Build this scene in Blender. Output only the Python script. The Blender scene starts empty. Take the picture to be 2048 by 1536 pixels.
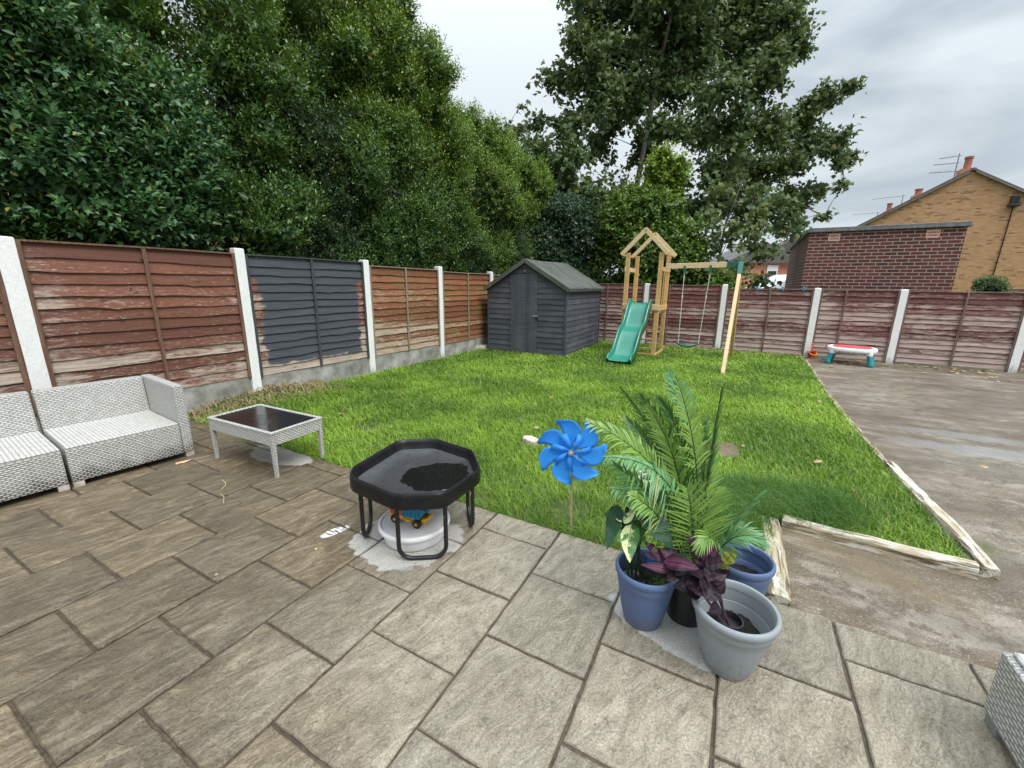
import bpy, math, random
import numpy as np
from mathutils import Vector, Matrix

scene = bpy.context.scene
COL = scene.collection
R = math.radians
rng = np.random.default_rng(7)
random.seed(7)

# ---------------------------------------------------------------- camera
F_PX, PITCH, ROLL, CAM_H = 828.0, R(13.5), R(0.6), 1.52
cam_d = bpy.data.cameras.new("camera")
cam_d.sensor_width = 36.0
cam_d.lens = 36.0 * F_PX / 2048.0
cam_d.clip_start, cam_d.clip_end = 0.05, 2000.0
cam = bpy.data.objects.new("camera", cam_d)
COL.objects.link(cam)
c_, s_ = math.cos(ROLL), math.sin(ROLL)
X0 = Vector((1, 0, 0)); U0 = Vector((0, math.sin(PITCH), math.cos(PITCH))); F0 = Vector((0, math.cos(PITCH), -math.sin(PITCH)))
right = c_ * X0 + s_ * U0
up = -s_ * X0 + c_ * U0
m = Matrix((right, up, -F0)).transposed().to_4x4()
m.translation = Vector((0, 0, CAM_H))
cam.matrix_world = m
scene.camera = cam


def at(x, y, Y):
    """world point at depth Y in the direction of photo pixel (x, y)"""
    u = (x - 1024) / F_PX; v = (768 - y) / F_PX
    r = X0 * (c_ * u - s_ * v) + U0 * (s_ * u + c_ * v) + F0
    return Vector((0, 0, CAM_H)) + r * (Y / r.y)


# ---------------------------------------------------------------- render / view
scene.view_settings.view_transform = 'Standard'
scene.view_settings.look = 'None'
scene.view_settings.exposure = 0.88
scene.view_settings.gamma = 1.0
scene.cycles.max_bounces = 6
scene.cycles.transparent_max_bounces = 6

# ---------------------------------------------------------------- sun
SUN_EL, SUN_AZ = R(52), R(140)      # azimuth measured clockwise from +Y
sun_d = bpy.data.lights.new("sun", 'SUN')
sun_d.energy = 1.5
sun_d.angle = R(28)
sun_d.color = (1.0, 0.97, 0.92)
sun = bpy.data.objects.new("sun", sun_d)
COL.objects.link(sun)
sdir = Vector((math.sin(SUN_AZ) * math.cos(SUN_EL), math.cos(SUN_AZ) * math.cos(SUN_EL), math.sin(SUN_EL)))
sun.rotation_euler = sdir.to_track_quat('Z', 'Y').to_euler()
sun.location = (6, -4, 20)

# ---------------------------------------------------------------- world: overcast sky
world = bpy.data.worlds.new("World")
scene.world = world
world.use_nodes = True
nt = world.node_tree
nt.nodes.clear()


def wn(t, **k):
    n = nt.nodes.new(t)
    for a, b in k.items():
        setattr(n, a, b)
    return n


out = wn('ShaderNodeOutputWorld')
sky = wn('ShaderNodeTexSky', sky_type='NISHITA', sun_disc=False, sun_elevation=SUN_EL, sun_rotation=SUN_AZ)
bg1 = wn('ShaderNodeBackground'); bg1.inputs[1].default_value = 0.06
nt.links.new(sky.outputs[0], bg1.inputs[0])
tc = wn('ShaderNodeTexCoord')
sep = wn('ShaderNodeSeparateXYZ'); nt.links.new(tc.outputs['Generated'], sep.inputs[0])
mp = wn('ShaderNodeMapping'); mp.inputs['Scale'].default_value = (1.2, 1.2, 4.2)
mp.inputs['Location'].default_value = (3.3, 0.4, 0.2)
nt.links.new(tc.outputs['Generated'], mp.inputs[0])
no = wn('ShaderNodeTexNoise'); no.inputs['Scale'].default_value = 1.6; no.inputs['Detail'].default_value = 5; no.inputs['Roughness'].default_value = 0.5
no.inputs['Distortion'].default_value = 0.4
nt.links.new(mp.outputs[0], no.inputs['Vector'])
rp = wn('ShaderNodeValToRGB')
rp.color_ramp.elements[0].position = 0.36; rp.color_ramp.elements[0].color = (0.37, 0.43, 0.48, 1)
rp.color_ramp.elements[1].position = 0.62; rp.color_ramp.elements[1].color = (0.66, 0.72, 0.76, 1)
nt.links.new(no.outputs['Fac'], rp.inputs[0])
# overcast dome, its zenith boosted steeply above the horizon to light the ground
el = wn('ShaderNodeMapRange'); el.inputs['From Min'].default_value = 0.0; el.inputs['From Max'].default_value = 1.0
el.inputs['To Min'].default_value = 0.66; el.inputs['To Max'].default_value = 4.3
pw = wn('ShaderNodeMath', operation='POWER'); pw.inputs[1].default_value = 4.0; pw.use_clamp = True
nt.links.new(sep.outputs['Z'], pw.inputs[0])
nt.links.new(pw.outputs[0], el.inputs['Value'])
bg2 = wn('ShaderNodeBackground')
nt.links.new(rp.outputs[0], bg2.inputs[0])
nt.links.new(el.outputs[0], bg2.inputs[1])
mx = wn('ShaderNodeMixShader'); mx.inputs[0].default_value = 0.92
nt.links.new(bg1.outputs[0], mx.inputs[1]); nt.links.new(bg2.outputs[0], mx.inputs[2])
nt.links.new(mx.outputs[0], out.inputs[0])


# ================================================================ material helper
class Mat:
    def __init__(self, name):
        self.m = bpy.data.materials.new(name)
        self.m.use_nodes = True
        self.t = self.m.node_tree
        self.p = self.t.nodes['Principled BSDF']
        self.o = self.t.nodes['Material Output']
        self._tc = None

    def n(self, typ, ins=None, **k):
        n = self.t.nodes.new(typ)
        for a, b in k.items():
            setattr(n, a, b)
        for key, v in (ins or {}).items():
            self.put(n.inputs[key], v)
        return n

    def put(self, sock, v):
        if isinstance(v, bpy.types.NodeSocket):
            self.t.links.new(v, sock)
        elif v is not None:
            if isinstance(v, (tuple, list)) and len(v) == 3 and sock.type == 'RGBA':
                v = (*v, 1)
            if isinstance(v, (int, float)) and sock.type in ('RGBA', 'VECTOR'):
                v = (v, v, v, 1) if sock.type == 'RGBA' else (v, v, v)
            sock.default_value = v

    def co(self, kind='Object'):
        if self._tc is None:
            self._tc = self.n('ShaderNodeTexCoord')
        return self._tc.outputs[kind]

    def map(self, scale=(1, 1, 1), loc=(0, 0, 0), rot=(0, 0, 0), kind='Object', vec=None):
        return self.n('ShaderNodeMapping', {'Vector': vec or self.co(kind), 'Scale': scale, 'Location': loc, 'Rotation': rot}).outputs[0]

    def rmap(self, scale, a, vec=None):
        return self.map(scale, vec=self.map(rot=(0, 0, a), vec=vec))

    def noise(self, scale=5, detail=4, rough=0.55, vec=None, dist=0.0, color=False):
        n = self.n('ShaderNodeTexNoise', {'Vector': vec or self.co(), 'Scale': scale, 'Detail': detail, 'Roughness': rough, 'Distortion': dist})
        return n.outputs['Color' if color else 'Fac']

    def voro(self, scale=5, vec=None, feature='F1', rand=1.0, outp='Distance'):
        return self.n('ShaderNodeTexVoronoi', {'Vector': vec or self.co(), 'Scale': scale, 'Randomness': rand}, feature=feature).outputs[outp]

    def ramp(self, fac, *stops):
        n = self.n('ShaderNodeValToRGB', {0: fac})
        cr = n.color_ramp
        while len(cr.elements) < len(stops):
            cr.elements.new(0.5)
        for e, (p, c) in zip(cr.elements, stops):
            e.position = p
            e.color = (c, c, c, 1) if isinstance(c, (int, float)) else (*c, 1)
        return n.outputs[0]

    def step(self, fac, a, b, lo=0.0, hi=1.0):
        return self.n('ShaderNodeMapRange', {'Value': fac, 'From Min': a, 'From Max': b, 'To Min': lo, 'To Max': hi}, interpolation_type='SMOOTHSTEP').outputs[0]

    def mix(self, f, a, b, blend='MIX'):
        n = self.n('ShaderNodeMix', data_type='RGBA', blend_type=blend)
        self.put(n.inputs[0], f); self.put(n.inputs[6], a); self.put(n.inputs[7], b)
        return n.outputs[2]

    def math(self, op, a, b=0.0, clamp=False):
        n = self.n('ShaderNodeMath', operation=op, use_clamp=clamp)
        self.put(n.inputs[0], a); self.put(n.inputs[1], b)
        return n.outputs[0]

    def xyz(self, vec=None):
        return self.n('ShaderNodeSeparateXYZ', {0: vec or self.co()}).outputs

    def rand(self):
        return self.n('ShaderNodeNewGeometry').outputs['Random Per Island']

    def attr(self, name):
        return self.n('ShaderNodeAttribute', attribute_name=name).outputs['Fac']

    def hsv(self, col, h=0.5, s=1.0, v=1.0):
        return self.n('ShaderNodeHueSaturation', {'Color': col, 'Hue': h, 'Saturation': s, 'Value': v}).outputs[0]

    def bump(self, h, strength=0.5, dist=0.01, normal=None):
        n = self.n('ShaderNodeBump', {'Height': h, 'Strength': strength, 'Distance': dist})
        if normal:
            self.put(n.inputs['Normal'], normal)
        return n.outputs[0]

    def set(self, **k):
        names = dict(col='Base Color', rough='Roughness', metal='Metallic', nor='Normal', spec='Specular IOR Level', alpha='Alpha',
                     trans='Transmission Weight', sub='Subsurface Weight', coat='Coat Weight', ior='IOR')
        for a, v in k.items():
            self.put(self.p.inputs[names[a]], v)
        return self

    def translucent(self, col, f):
        tr = self.n('ShaderNodeBsdfTranslucent', {'Color': col})
        mxs = self.n('ShaderNodeMixShader', {0: f, 1: self.p.outputs[0], 2: tr.outputs[0]})
        self.t.links.new(mxs.outputs[0], self.o.inputs[0])
        return self


# ================================================================ mesh helper
class MB:
    def __init__(self):
        self.v = []; self.f = []

    def add(self, vs, fs):
        b = len(self.v)
        self.v += [Vector(p) for p in vs]
        self.f += [tuple(i + b for i in f) for f in fs]
        return self

    def box(self, x0, x1, y0, y1, z0, z1):
        return self.add([(x0, y0, z0), (x1, y0, z0), (x1, y1, z0), (x0, y1, z0), (x0, y0, z1), (x1, y0, z1), (x1, y1, z1), (x0, y1, z1)],
                        [(3, 2, 1, 0), (4, 5, 6, 7), (0, 1, 5, 4), (1, 2, 6, 5), (2, 3, 7, 6), (3, 0, 4, 7)])

    def bar(self, p0, p1, w, h, side=None):
        """rectangular beam p0->p1, w across 'side', h across the third axis"""
        p0, p1 = Vector(p0), Vector(p1)
        d = (p1 - p0).normalized()
        if side is None:
            side = d.cross(Vector((0, 0, 1)))
            if side.length < 1e-4:
                side = Vector((1, 0, 0))
        s = Vector(side); s = (s - d * s.dot(d)).normalized()
        t = d.cross(s)
        a = s * w / 2; b = t * h / 2
        return self.add([p0 - a - b, p0 + a - b, p0 + a + b, p0 - a + b, p1 - a - b, p1 + a - b, p1 + a + b, p1 - a + b],
                        [(3, 2, 1, 0), (4, 5, 6, 7), (0, 1, 5, 4), (1, 2, 6, 5), (2, 3, 7, 6), (3, 0, 4, 7)])

    def tube(self, pts, rad, seg=8, closed=False):
        pts = [Vector(p) for p in pts]
        n = len(pts)
        rs = rad if isinstance(rad, (list, tuple)) else [rad] * n
        b = len(self.v)
        prev = None
        for i, p in enumerate(pts):
            if closed:
                d = pts[(i + 1) % n] - pts[i - 1]
            else:
                d = pts[min(i + 1, n - 1)] - pts[max(i - 1, 0)]
            d.normalize()
            if prev is None:
                a = d.cross(Vector((0, 0, 1)))
                if a.length < 1e-3:
                    a = d.cross(Vector((1, 0, 0)))
            else:
                a = prev - d * prev.dot(d)
            a.normalize(); prev = a
            c = d.cross(a)
            for k in range(seg):
                t = 2 * math.pi * k / seg
                self.v.append(p + (a * math.cos(t) + c * math.sin(t)) * rs[i])
        rr = n if closed else n - 1
        for i in range(rr):
            j = (i + 1) % n
            for k in range(seg):
                k2 = (k + 1) % seg
                self.f.append((b + i * seg + k, b + i * seg + k2, b + j * seg + k2, b + j * seg + k))
        if not closed:
            self.f.append(tuple(b + k for k in range(seg))[::-1])
            self.f.append(tuple(b + (n - 1) * seg + k for k in range(seg)))
        return self

    def lathe(self, prof, seg=32, c=(0, 0, 0), cap=False):
        b = len(self.v)
        for r, z in prof:
            for k in range(seg):
                t = 2 * math.pi * k / seg
                self.v.append(Vector((c[0] + r * math.cos(t), c[1] + r * math.sin(t), c[2] + z)))
        for i in range(len(prof) - 1):
            for k in range(seg):
                k2 = (k + 1) % seg
                self.f.append((b + i * seg + k, b + i * seg + k2, b + (i + 1) * seg + k2, b + (i + 1) * seg + k))
        if cap:
            self.f.append(tuple(b + k for k in range(seg))[::-1])
            self.f.append(tuple(b + (len(prof) - 1) * seg + k for k in range(seg)))
        return self

    def rings(self, rings, cap0=False, cap1=False):
        b = len(self.v); n = len(rings[0])
        for r in rings:
            self.v += [Vector(p) for p in r]
        for i in range(len(rings) - 1):
            for k in range(n):
                k2 = (k + 1) % n
                self.f.append((b + i * n + k, b + i * n + k2, b + (i + 1) * n + k2, b + (i + 1) * n + k))
        if cap0:
            self.f.append(tuple(b + k for k in range(n))[::-1])
        if cap1:
            self.f.append(tuple(b + (len(rings) - 1) * n + k for k in range(n)))
        return self

    def grid(self, rows):
        b = len(self.v); n = len(rows[0])
        for r in rows:
            self.v += [Vector(p) for p in r]
        for i in range(len(rows) - 1):
            for k in range(n - 1):
                self.f.append((b + i * n + k, b + i * n + k + 1, b + (i + 1) * n + k + 1, b + (i + 1) * n + k))
        return self

    def prism(self, poly, y0, y1, ax='y'):
        n = len(poly)
        if ax == 'y':
            a = [(p[0], y0, p[1]) for p in poly]; c = [(p[0], y1, p[1]) for p in poly]
        else:
            a = [(p[0], p[1], y0) for p in poly]; c = [(p[0], p[1], y1) for p in poly]
        return self.add(a + c, [tuple(range(n))[::-1], tuple(range(n, 2 * n))] + [(k, (k + 1) % n, n + (k + 1) % n, n + k) for k in range(n)])

    def build(self, name, mat, parent=None, smooth=False, bevel=0.0, uv=False, origin=None, seg=2, solid=0.0):
        me = bpy.data.meshes.new(name)
        vs = [p - Vector(origin) for p in self.v] if origin is not None else self.v
        me.from_pydata([tuple(p) for p in vs], [], self.f)
        me.update()
        me.materials.append(mat.m if isinstance(mat, Mat) else mat)
        if uv:
            box_uv(me)
        if smooth:
            me.polygons.foreach_set('use_smooth', [True] * len(me.polygons))
            if smooth != 'all':
                try:
                    me.set_sharp_from_angle(angle=R(40))
                except Exception:
                    pass
        o = bpy.data.objects.new(name, me)
        COL.objects.link(o)
        if parent is not None:
            o.parent = parent
        if origin is not None and parent is None:
            o.location = origin
        if solid:
            md = o.modifiers.new('thickness', 'SOLIDIFY'); md.thickness = solid; md.offset = 0
        if bevel:
            md = o.modifiers.new('bevel', 'BEVEL'); md.width = bevel; md.segments = seg; md.limit_method = 'ANGLE'; md.angle_limit = R(35)
        return o


def box_uv(me):
    uvl = me.uv_layers.new(name='UVMap')
    for p in me.polygons:
        n = p.normal
        if abs(n.z) > 0.75:
            tu, tv = Vector((1, 0, 0)), Vector((0, 1, 0))
        else:
            tu = Vector((-n.y, n.x, 0)).normalized(); tv = Vector((0, 0, 1))
        for li in p.loop_indices:
            co = me.vertices[me.loops[li].vertex_index].co
            uvl.data[li].uv = (co.dot(tu), co.dot(tv))


def np_mesh(name, verts, faces, mat, parent=None, attrs=None, smooth=False, origin=None):
    """verts (V,3) float, faces (Fn,k) int of one face size"""
    me = bpy.data.meshes.new(name)
    if origin is not None:
        verts = verts - np.array(origin)[None]
    nf, k = faces.shape
    me.vertices.add(len(verts)); me.vertices.foreach_set('co', verts.astype(np.float32).ravel())
    me.loops.add(nf * k); me.loops.foreach_set('vertex_index', faces.astype(np.int32).ravel())
    me.polygons.add(nf); me.polygons.foreach_set('loop_start', np.arange(0, nf * k, k, dtype=np.int32))
    me.update(calc_edges=True)
    for an, av in (attrs or {}).items():
        a = me.attributes.new(an, 'FLOAT', 'POINT'); a.data.foreach_set('value', av.astype(np.float32))
    if smooth:
        me.polygons.foreach_set('use_smooth', np.ones(nf, dtype=bool))
    me.materials.append(mat.m if isinstance(mat, Mat) else mat)
    o = bpy.data.objects.new(name, me)
    COL.objects.link(o)
    if parent is not None:
        o.parent = parent
    elif origin is not None:
        o.location = origin
    return o


def tag(o, label=None, cat=None, group=None, kind=None):
    if label: o['label'] = label
    if cat: o['category'] = cat
    if group: o['group'] = group
    if kind: o['kind'] = kind
    return o


def thing(name, label, cat, loc=(0, 0, 0), rz=0.0, group=None):
    o = bpy.data.objects.new(name, None)
    o.empty_display_size = 0.1
    COL.objects.link(o)
    o.location = loc; o.rotation_euler = (0, 0, rz)
    return tag(o, label, cat, group)


def ang(d):
    return math.atan2(d[1], d[0])


def unit(a):
    return a / np.maximum(np.linalg.norm(a, axis=-1, keepdims=True), 1e-9)


def in_poly(px, py, poly):
    res = np.zeros(len(px), bool)
    n = len(poly)
    for i in range(n):
        x1, y1 = poly[i]; x2, y2 = poly[(i + 1) % n]
        c = ((y1 > py) != (y2 > py)) & (px < (x2 - x1) * (py - y1) / (y2 - y1 + 1e-12) + x1)
        res ^= c
    return res


# ================================================================ shared directions
PH = R(-28.16)
SD = Vector((math.cos(PH), math.sin(PH), 0)); SN = Vector((-SD.y, SD.x, 0))     # patio axes
S_P, S_OFF = 0.463, -1.455 * 1.52
LF_P, LF_D = Vector((-2.461, 7.08, 0)), Vector((0.5, 0.866, 0))                 # left fence
RF_P, RF_D = Vector((6.72, 9.377, 0)), Vector((0.875, -0.484, 0))               # back fence
LF_A, RF_A = ang(LF_D), ang(RF_D)


def patio(k, n, z=0.0):
    q = SD * (S_OFF + k * S_P) + SN * n
    return Vector((q.x, q.y, z))


def mound(x, y):
    """soil bank against the left fence"""
    d = (np.asarray(x) - LF_P.x) * LF_D.x + (np.asarray(y) - LF_P.y) * LF_D.y
    w = -((np.asarray(x) - LF_P.x) * -LF_D.y + (np.asarray(y) - LF_P.y) * LF_D.x)  # distance into the garden
    return 0.13 * np.exp(-((d + 1.85) / 0.75) ** 2) * np.exp(-(np.maximum(w, 0) / 0.55) ** 2)


# ================================================================ materials
def m_plain(name, col, rough=0.5, var=0.08, scale=30, bump=0.0, spec=0.5, metal=0.0):
    M = Mat(name)
    n = M.noise(scale, 4)
    c = M.mix(M.step(n, 0.3, 0.7), tuple(v * (1 - var) for v in col), tuple(min(1, v * (1 + var)) for v in col))
    M.set(col=c, rough=M.step(n, 0.2, 0.8, rough * 0.85, min(1, rough * 1.15)), spec=spec, metal=metal)
    if bump:
        M.set(nor=M.bump(n, bump, 0.005))
    return M


def blotch(M, x, y, cx, cy, rx, ry, a, nz, amp=0.5, soft=0.06):
    """soft edged stain: 1 inside an ellipse whose outline wanders with noise"""
    ca, sa = math.cos(a), math.sin(a)
    dx = M.math('SUBTRACT', x, cx); dy = M.math('SUBTRACT', y, cy)
    u = M.math('ADD', M.math('MULTIPLY', dx, ca / rx), M.math('MULTIPLY', dy, sa / rx))
    v = M.math('ADD', M.math('MULTIPLY', dx, -sa / ry), M.math('MULTIPLY', dy, ca / ry))
    d = M.math('SQRT', M.math('ADD', M.math('MULTIPLY', u, u), M.math('MULTIPLY', v, v)))
    d = M.math('ADD', d, M.math('MULTIPLY', M.math('SUBTRACT', nz, 0.5), amp))
    return M.step(d, 1 - soft, 1 + soft, 1.0, 0.0)


def m_slab():
    M = Mat('riven_slab')
    x, y, z = M.xyz()
    rnd = M.rand()
    # each slab gets its own cut of the riven pattern
    off = M.n('ShaderNodeCombineXYZ', {0: M.math('MULTIPLY', rnd, 37.0), 1: M.math('MULTIPLY', rnd, 91.0), 2: 0.0}).outputs[0]
    base = M.n('ShaderNodeVectorMath', {0: M.co(), 1: off}, operation='ADD').outputs[0]
    rv = M.rmap((1.7, 4.6, 1), R(-47), base)
    riv = M.noise(2.1, 9, 0.72, rv, 1.7)
    ridge = M.noise(3.4, 4, 0.55, M.rmap((1.1, 3.4, 1), R(-40), base), 2.4)
    line = M.step(M.math('ABSOLUTE', M.math('SUBTRACT', ridge, 0.5)), 0.028, 0.004)      # thin riven ledges
    grain = M.noise(115, 8, 0.85)
    lich = M.noise(16, 8, 0.80)
    blot = M.noise(3.0, 5, 0.6, base)
    wet = M.noise(1.1, 4, 0.55)
    # damp to the left, drier to the right: this is where the rain has been caught
    w = M.math('ADD', M.math('MULTIPLY', M.step(x, -1.9, 0.6, 1.0, 0.0), 0.62), M.math('MULTIPLY', wet, 0.62))
    w = M.math('ADD', w, M.math('MULTIPLY', M.math('SUBTRACT', rnd, 0.5), 0.22))
    w = M.step(w, 0.42, 0.86)
    dry = M.ramp(riv, (0.30, (0.176, 0.147, 0.102)), (0.5, (0.256, 0.223, 0.165)), (0.68, (0.345, 0.306, 0.236)))
    dmp = M.ramp(riv, (0.32, (0.074, 0.053, 0.030)), (0.5, (0.132, 0.098, 0.058)), (0.66, (0.240, 0.188, 0.122)))
    c = M.mix(w, dry, dmp)
    c = M.hsv(c, 0.5, 1.0, M.step(rnd, 0, 1, 0.80, 1.15))
    c = M.mix(M.math('MULTIPLY', M.step(blot, 0.48, 0.72), 0.30), c, (0.105, 0.088, 0.062))
    c = M.mix(M.math('MULTIPLY', line, M.math('ADD', 0.22, M.math('MULTIPLY', w, 0.33))), c, M.hsv(c, 0.5, 1.0, 0.45))
    c = M.mix(M.math('MULTIPLY', M.step(lich, 0.52, 0.66), 0.62), c, (0.078, 0.066, 0.046))
    c = M.hsv(c, 0.5, 1.0, M.step(grain, 0.32, 0.68, 0.52, 1.48))
    fine = grain; speck = grain
    # dry patches sheltered under the things that stand here
    nz = M.noise(4.0, 4, 0.6)
    pt = blotch(M, x, y, -2.10, 3.49, 0.36, 0.16, R(-26), nz, 0.9, 0.05)
    pt = M.math('MAXIMUM', pt, blotch(M, x, y, -0.62, 2.26, 0.32, 0.30, 0, nz, 1.3, 0.05))
    pt = M.math('MAXIMUM', pt, blotch(M, x, y, 0.74, 1.58, 0.30, 0.13, R(-40), nz, 0.9, 0.04))
    pale = M.mix(M.step(speck, 0.4, 0.6), (0.36, 0.35, 0.32), (0.54, 0.525, 0.49))
    c = M.mix(M.math('MULTIPLY', pt, 0.80), c, pale)
    # flake of old white paint
    st = M.noise(14, 2, 0.5, M.rmap((1, 5, 1), R(30)))
    wp = M.math('MULTIPLY', blotch(M, x, y, -1.10, 2.31, 0.085, 0.035, R(45), nz, 0.5, 0.2), M.step(st, 0.46, 0.5))
    c = M.mix(wp, c, (0.82, 0.84, 0.86))
    hgt = M.math('ADD', M.math('SUBTRACT', M.math('MULTIPLY', riv, 0.8), M.math('MULTIPLY', line, 0.08)), M.math('MULTIPLY', fine, 0.09))
    rgh = M.math('SUBTRACT', M.step(riv, 0.3, 0.7, 0.74, 0.56), M.math('MULTIPLY', w, 0.24))
    M.set(col=c, rough=M.math('ADD', rgh, M.math('MULTIPLY', pt, 0.2), True), spec=0.45, nor=M.bump(hgt, 0.85, 0.02))
    return M


def m_mortar():
    M = Mat('mortar')
    n = M.noise(40, 4); b = M.noise(3, 4)
    c = M.mix(M.step(n, 0.35, 0.65), (0.040, 0.027, 0.016), (0.085, 0.060, 0.038))
    c = M.mix(M.step(b, 0.55, 0.75), c, (0.035, 0.035, 0.018))
    return M.set(col=c, rough=0.75, nor=M.bump(n, 0.6, 0.01))


def m_concrete_yard():
    M = Mat('yard_concrete')
    x, y, z = M.xyz()
    big = M.noise(0.7, 7, 0.68, dist=0.5)
    strk = M.noise(1.0, 7, 0.70, M.rmap((0.8, 3.0, 1), R(28)))
    grain = M.noise(70, 9, 0.85)
    mot = M.noise(7, 9, 0.80); mot2 = M.noise(2.6, 6, 0.7, M.rmap((1, 2.2, 1), R(28)))
    agg = M.voro(75); agc = M.voro(75, outp='Color')
    fine = grain
    c = M.ramp(big, (0.32, (0.098, 0.070, 0.042)), (0.5, (0.155, 0.124, 0.088)), (0.66, (0.215, 0.184, 0.146)))
    c = M.mix(M.math('MULTIPLY', M.step(strk, 0.50, 0.66), 0.62), c, (0.105, 0.080, 0.035))
    c = M.mix(M.math('MULTIPLY', M.step(strk, 0.44, 0.32), 0.45), c, (0.255, 0.228, 0.21))
    c = M.mix(M.math('MULTIPLY', M.step(mot, 0.49, 0.60), 0.62), c, (0.060, 0.047, 0.031))
    c = M.mix(M.math('MULTIPLY', M.step(mot2, 0.47, 0.36), 0.55), c, (0.29, 0.255, 0.215))
    c = M.mix(M.math('MULTIPLY', M.step(mot2, 0.54, 0.64), 0.55), c, (0.085, 0.062, 0.030))
    gr = M.n('ShaderNodeSeparateColor', {0: agc}).outputs[0]
    stones = M.math('MULTIPLY', M.step(agg, 0.34, 0.14), M.step(gr, 0.35, 0.8))
    near = M.step(y, 6.0, 2.5)
    c = M.mix(M.math('MULTIPLY', stones, M.math('MULTIPLY', M.math('ADD', near, 0.3), 0.62)), c, (0.40, 0.35, 0.27))
    c = M.hsv(c, 0.5, 1.0, M.step(grain, 0.30, 0.70, 0.42, 1.58))
    nz = M.noise(2.2, 5, 0.6)
    moss = blotch(M, x, y, 2.75, 2.30, 0.22, 0.12, R(-30), M.noise(9, 4), 1.6, 0.4)
    c = M.mix(M.math('MULTIPLY', moss, 0.8), c, (0.075, 0.085, 0.018))
    lime = blotch(M, x, y, 2.02, 1.70, 0.42, 0.16, R(-29), nz, 1.2, 0.3)
    c = M.mix(M.math('MULTIPLY', M.math('MULTIPLY', lime, M.step(mot, 0.55, 0.42)), 0.5), c, (0.36, 0.33, 0.28))
    brn = blotch(M, x, y, 2.0, 2.1, 0.5, 0.16, R(-60), nz, 1.4, 0.5)
    c = M.mix(M.math('MULTIPLY', brn, 0.4), c, (0.17, 0.12, 0.055))
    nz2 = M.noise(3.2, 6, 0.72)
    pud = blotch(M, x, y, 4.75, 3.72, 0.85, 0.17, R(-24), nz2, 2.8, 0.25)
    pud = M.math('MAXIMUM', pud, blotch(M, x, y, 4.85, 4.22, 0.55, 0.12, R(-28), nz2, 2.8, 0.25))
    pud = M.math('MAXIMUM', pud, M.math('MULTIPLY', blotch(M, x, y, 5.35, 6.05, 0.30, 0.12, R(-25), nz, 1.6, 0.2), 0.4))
    damp = M.step(M.noise(0.9, 6, 0.62, M.rmap((0.8, 2.0, 1), R(28))), 0.40, 0.62)
    c = M.mix(M.math('MULTIPLY', damp, 0.55), c, (0.078, 0.058, 0.038))
    c = M.mix(M.math('MULTIPLY', pud, 0.5), c, (0.26, 0.26, 0.265))  # pale sky reflection painted into the puddle colour
    rg = M.math('SUBTRACT', 0.72, M.math('MULTIPLY', damp, 0.34))
    rg = M.mix(pud, rg, 0.20)
    hgt = M.math('ADD', M.math('MULTIPLY', fine, 0.5), M.math('MULTIPLY', stones, 0.5))
    st = M.math('SUBTRACT', 0.55, M.math('MULTIPLY', pud, 0.53))
    bn = M.n('ShaderNodeBump', {'Height': hgt, 'Strength': st, 'Distance': 0.008})
    return M.set(col=c, rough=rg, spec=0.5, nor=bn.outputs[0])


def m_soil(name='soil', a=(0.030, 0.020, 0.012), b=(0.085, 0.060, 0.035), sc=28):
    M = Mat(name)
    n = M.noise(sc, 6, 0.7); g = M.voro(sc * 2)
    c = M.mix(M.step(n, 0.35, 0.68), a, b)
    c = M.mix(M.math('MULTIPLY', M.step(g, 0.14, 0.05), 0.6), c, (0.20, 0.15, 0.08))
    return M.set(col=c, rough=0.92, nor=M.bump(n, 1.0, 0.03))


def m_turf():
    M = Mat('turf_soil')
    n = M.noise(12, 5, 0.65); b = M.noise(1.1, 4); f = M.noise(90, 4, 0.7)
    c = M.mix(M.step(n, 0.35, 0.65), (0.030, 0.055, 0.010), (0.075, 0.115, 0.020))
    c = M.mix(M.math('MULTIPLY', M.step(f, 0.5, 0.65), 0.5), c, (0.10, 0.075, 0.035))
    c = M.mix(M.math('MULTIPLY', M.step(b, 0.58, 0.75), 0.5), c, (0.12, 0.085, 0.04))
    return M.set(col=c, rough=0.95, nor=M.bump(n, 0.8, 0.03))


def m_grass(name='grass_blade', tint=(1, 1, 1), lo=(0.075, 0.170, 0.020), hi=(0.350, 0.520, 0.060)):
    M = Mat(name)
    r = M.rand(); big = M.noise(0.9, 3, 0.55); med = M.noise(5, 3, 0.6)
    t = M.math('ADD', M.math('MULTIPLY', r, 0.45), M.math('MULTIPLY', M.step(big, 0.35, 0.66), 0.55))
    c = M.ramp(t, (0.05, lo), (0.5, tuple((p + q) / 2 for p, q in zip(lo, hi))), (0.95, hi))
    c = M.mix(M.math('MULTIPLY', M.step(r, 0.93, 0.97), 0.8), c, (0.34, 0.27, 0.12))
    c = M.mix(M.math('MULTIPLY', M.step(med, 0.68, 0.78), 0.5), c, (0.30, 0.26, 0.09))
    M.set(col=c, rough=0.42, spec=0.35)
    return M.translucent(M.mix(0.5, c, (0.16, 0.32, 0.02)), 0.32)


def m_leaf(name, dark, mid, light, young=(0.20, 0.33, 0.03), rough=0.38, tr=0.22, spec=0.5):
    M = Mat(name)
    r = M.rand(); cl = M.noise(1.3, 3, 0.6)
    t = M.math('ADD', M.math('MULTIPLY', r, 0.62), M.math('MULTIPLY', cl, 0.45))
    c = M.ramp(t, (0.18, dark), (0.52, mid), (0.9, light))
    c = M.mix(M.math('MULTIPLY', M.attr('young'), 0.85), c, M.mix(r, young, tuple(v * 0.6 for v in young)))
    c = M.mix(M.math('MULTIPLY', M.step(r, 0.985, 0.99), 0.7), c, (0.30, 0.24, 0.03))
    M.set(col=c, rough=rough, spec=spec)
    return M.translucent(M.mix(0.5, c, young), tr)


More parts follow.
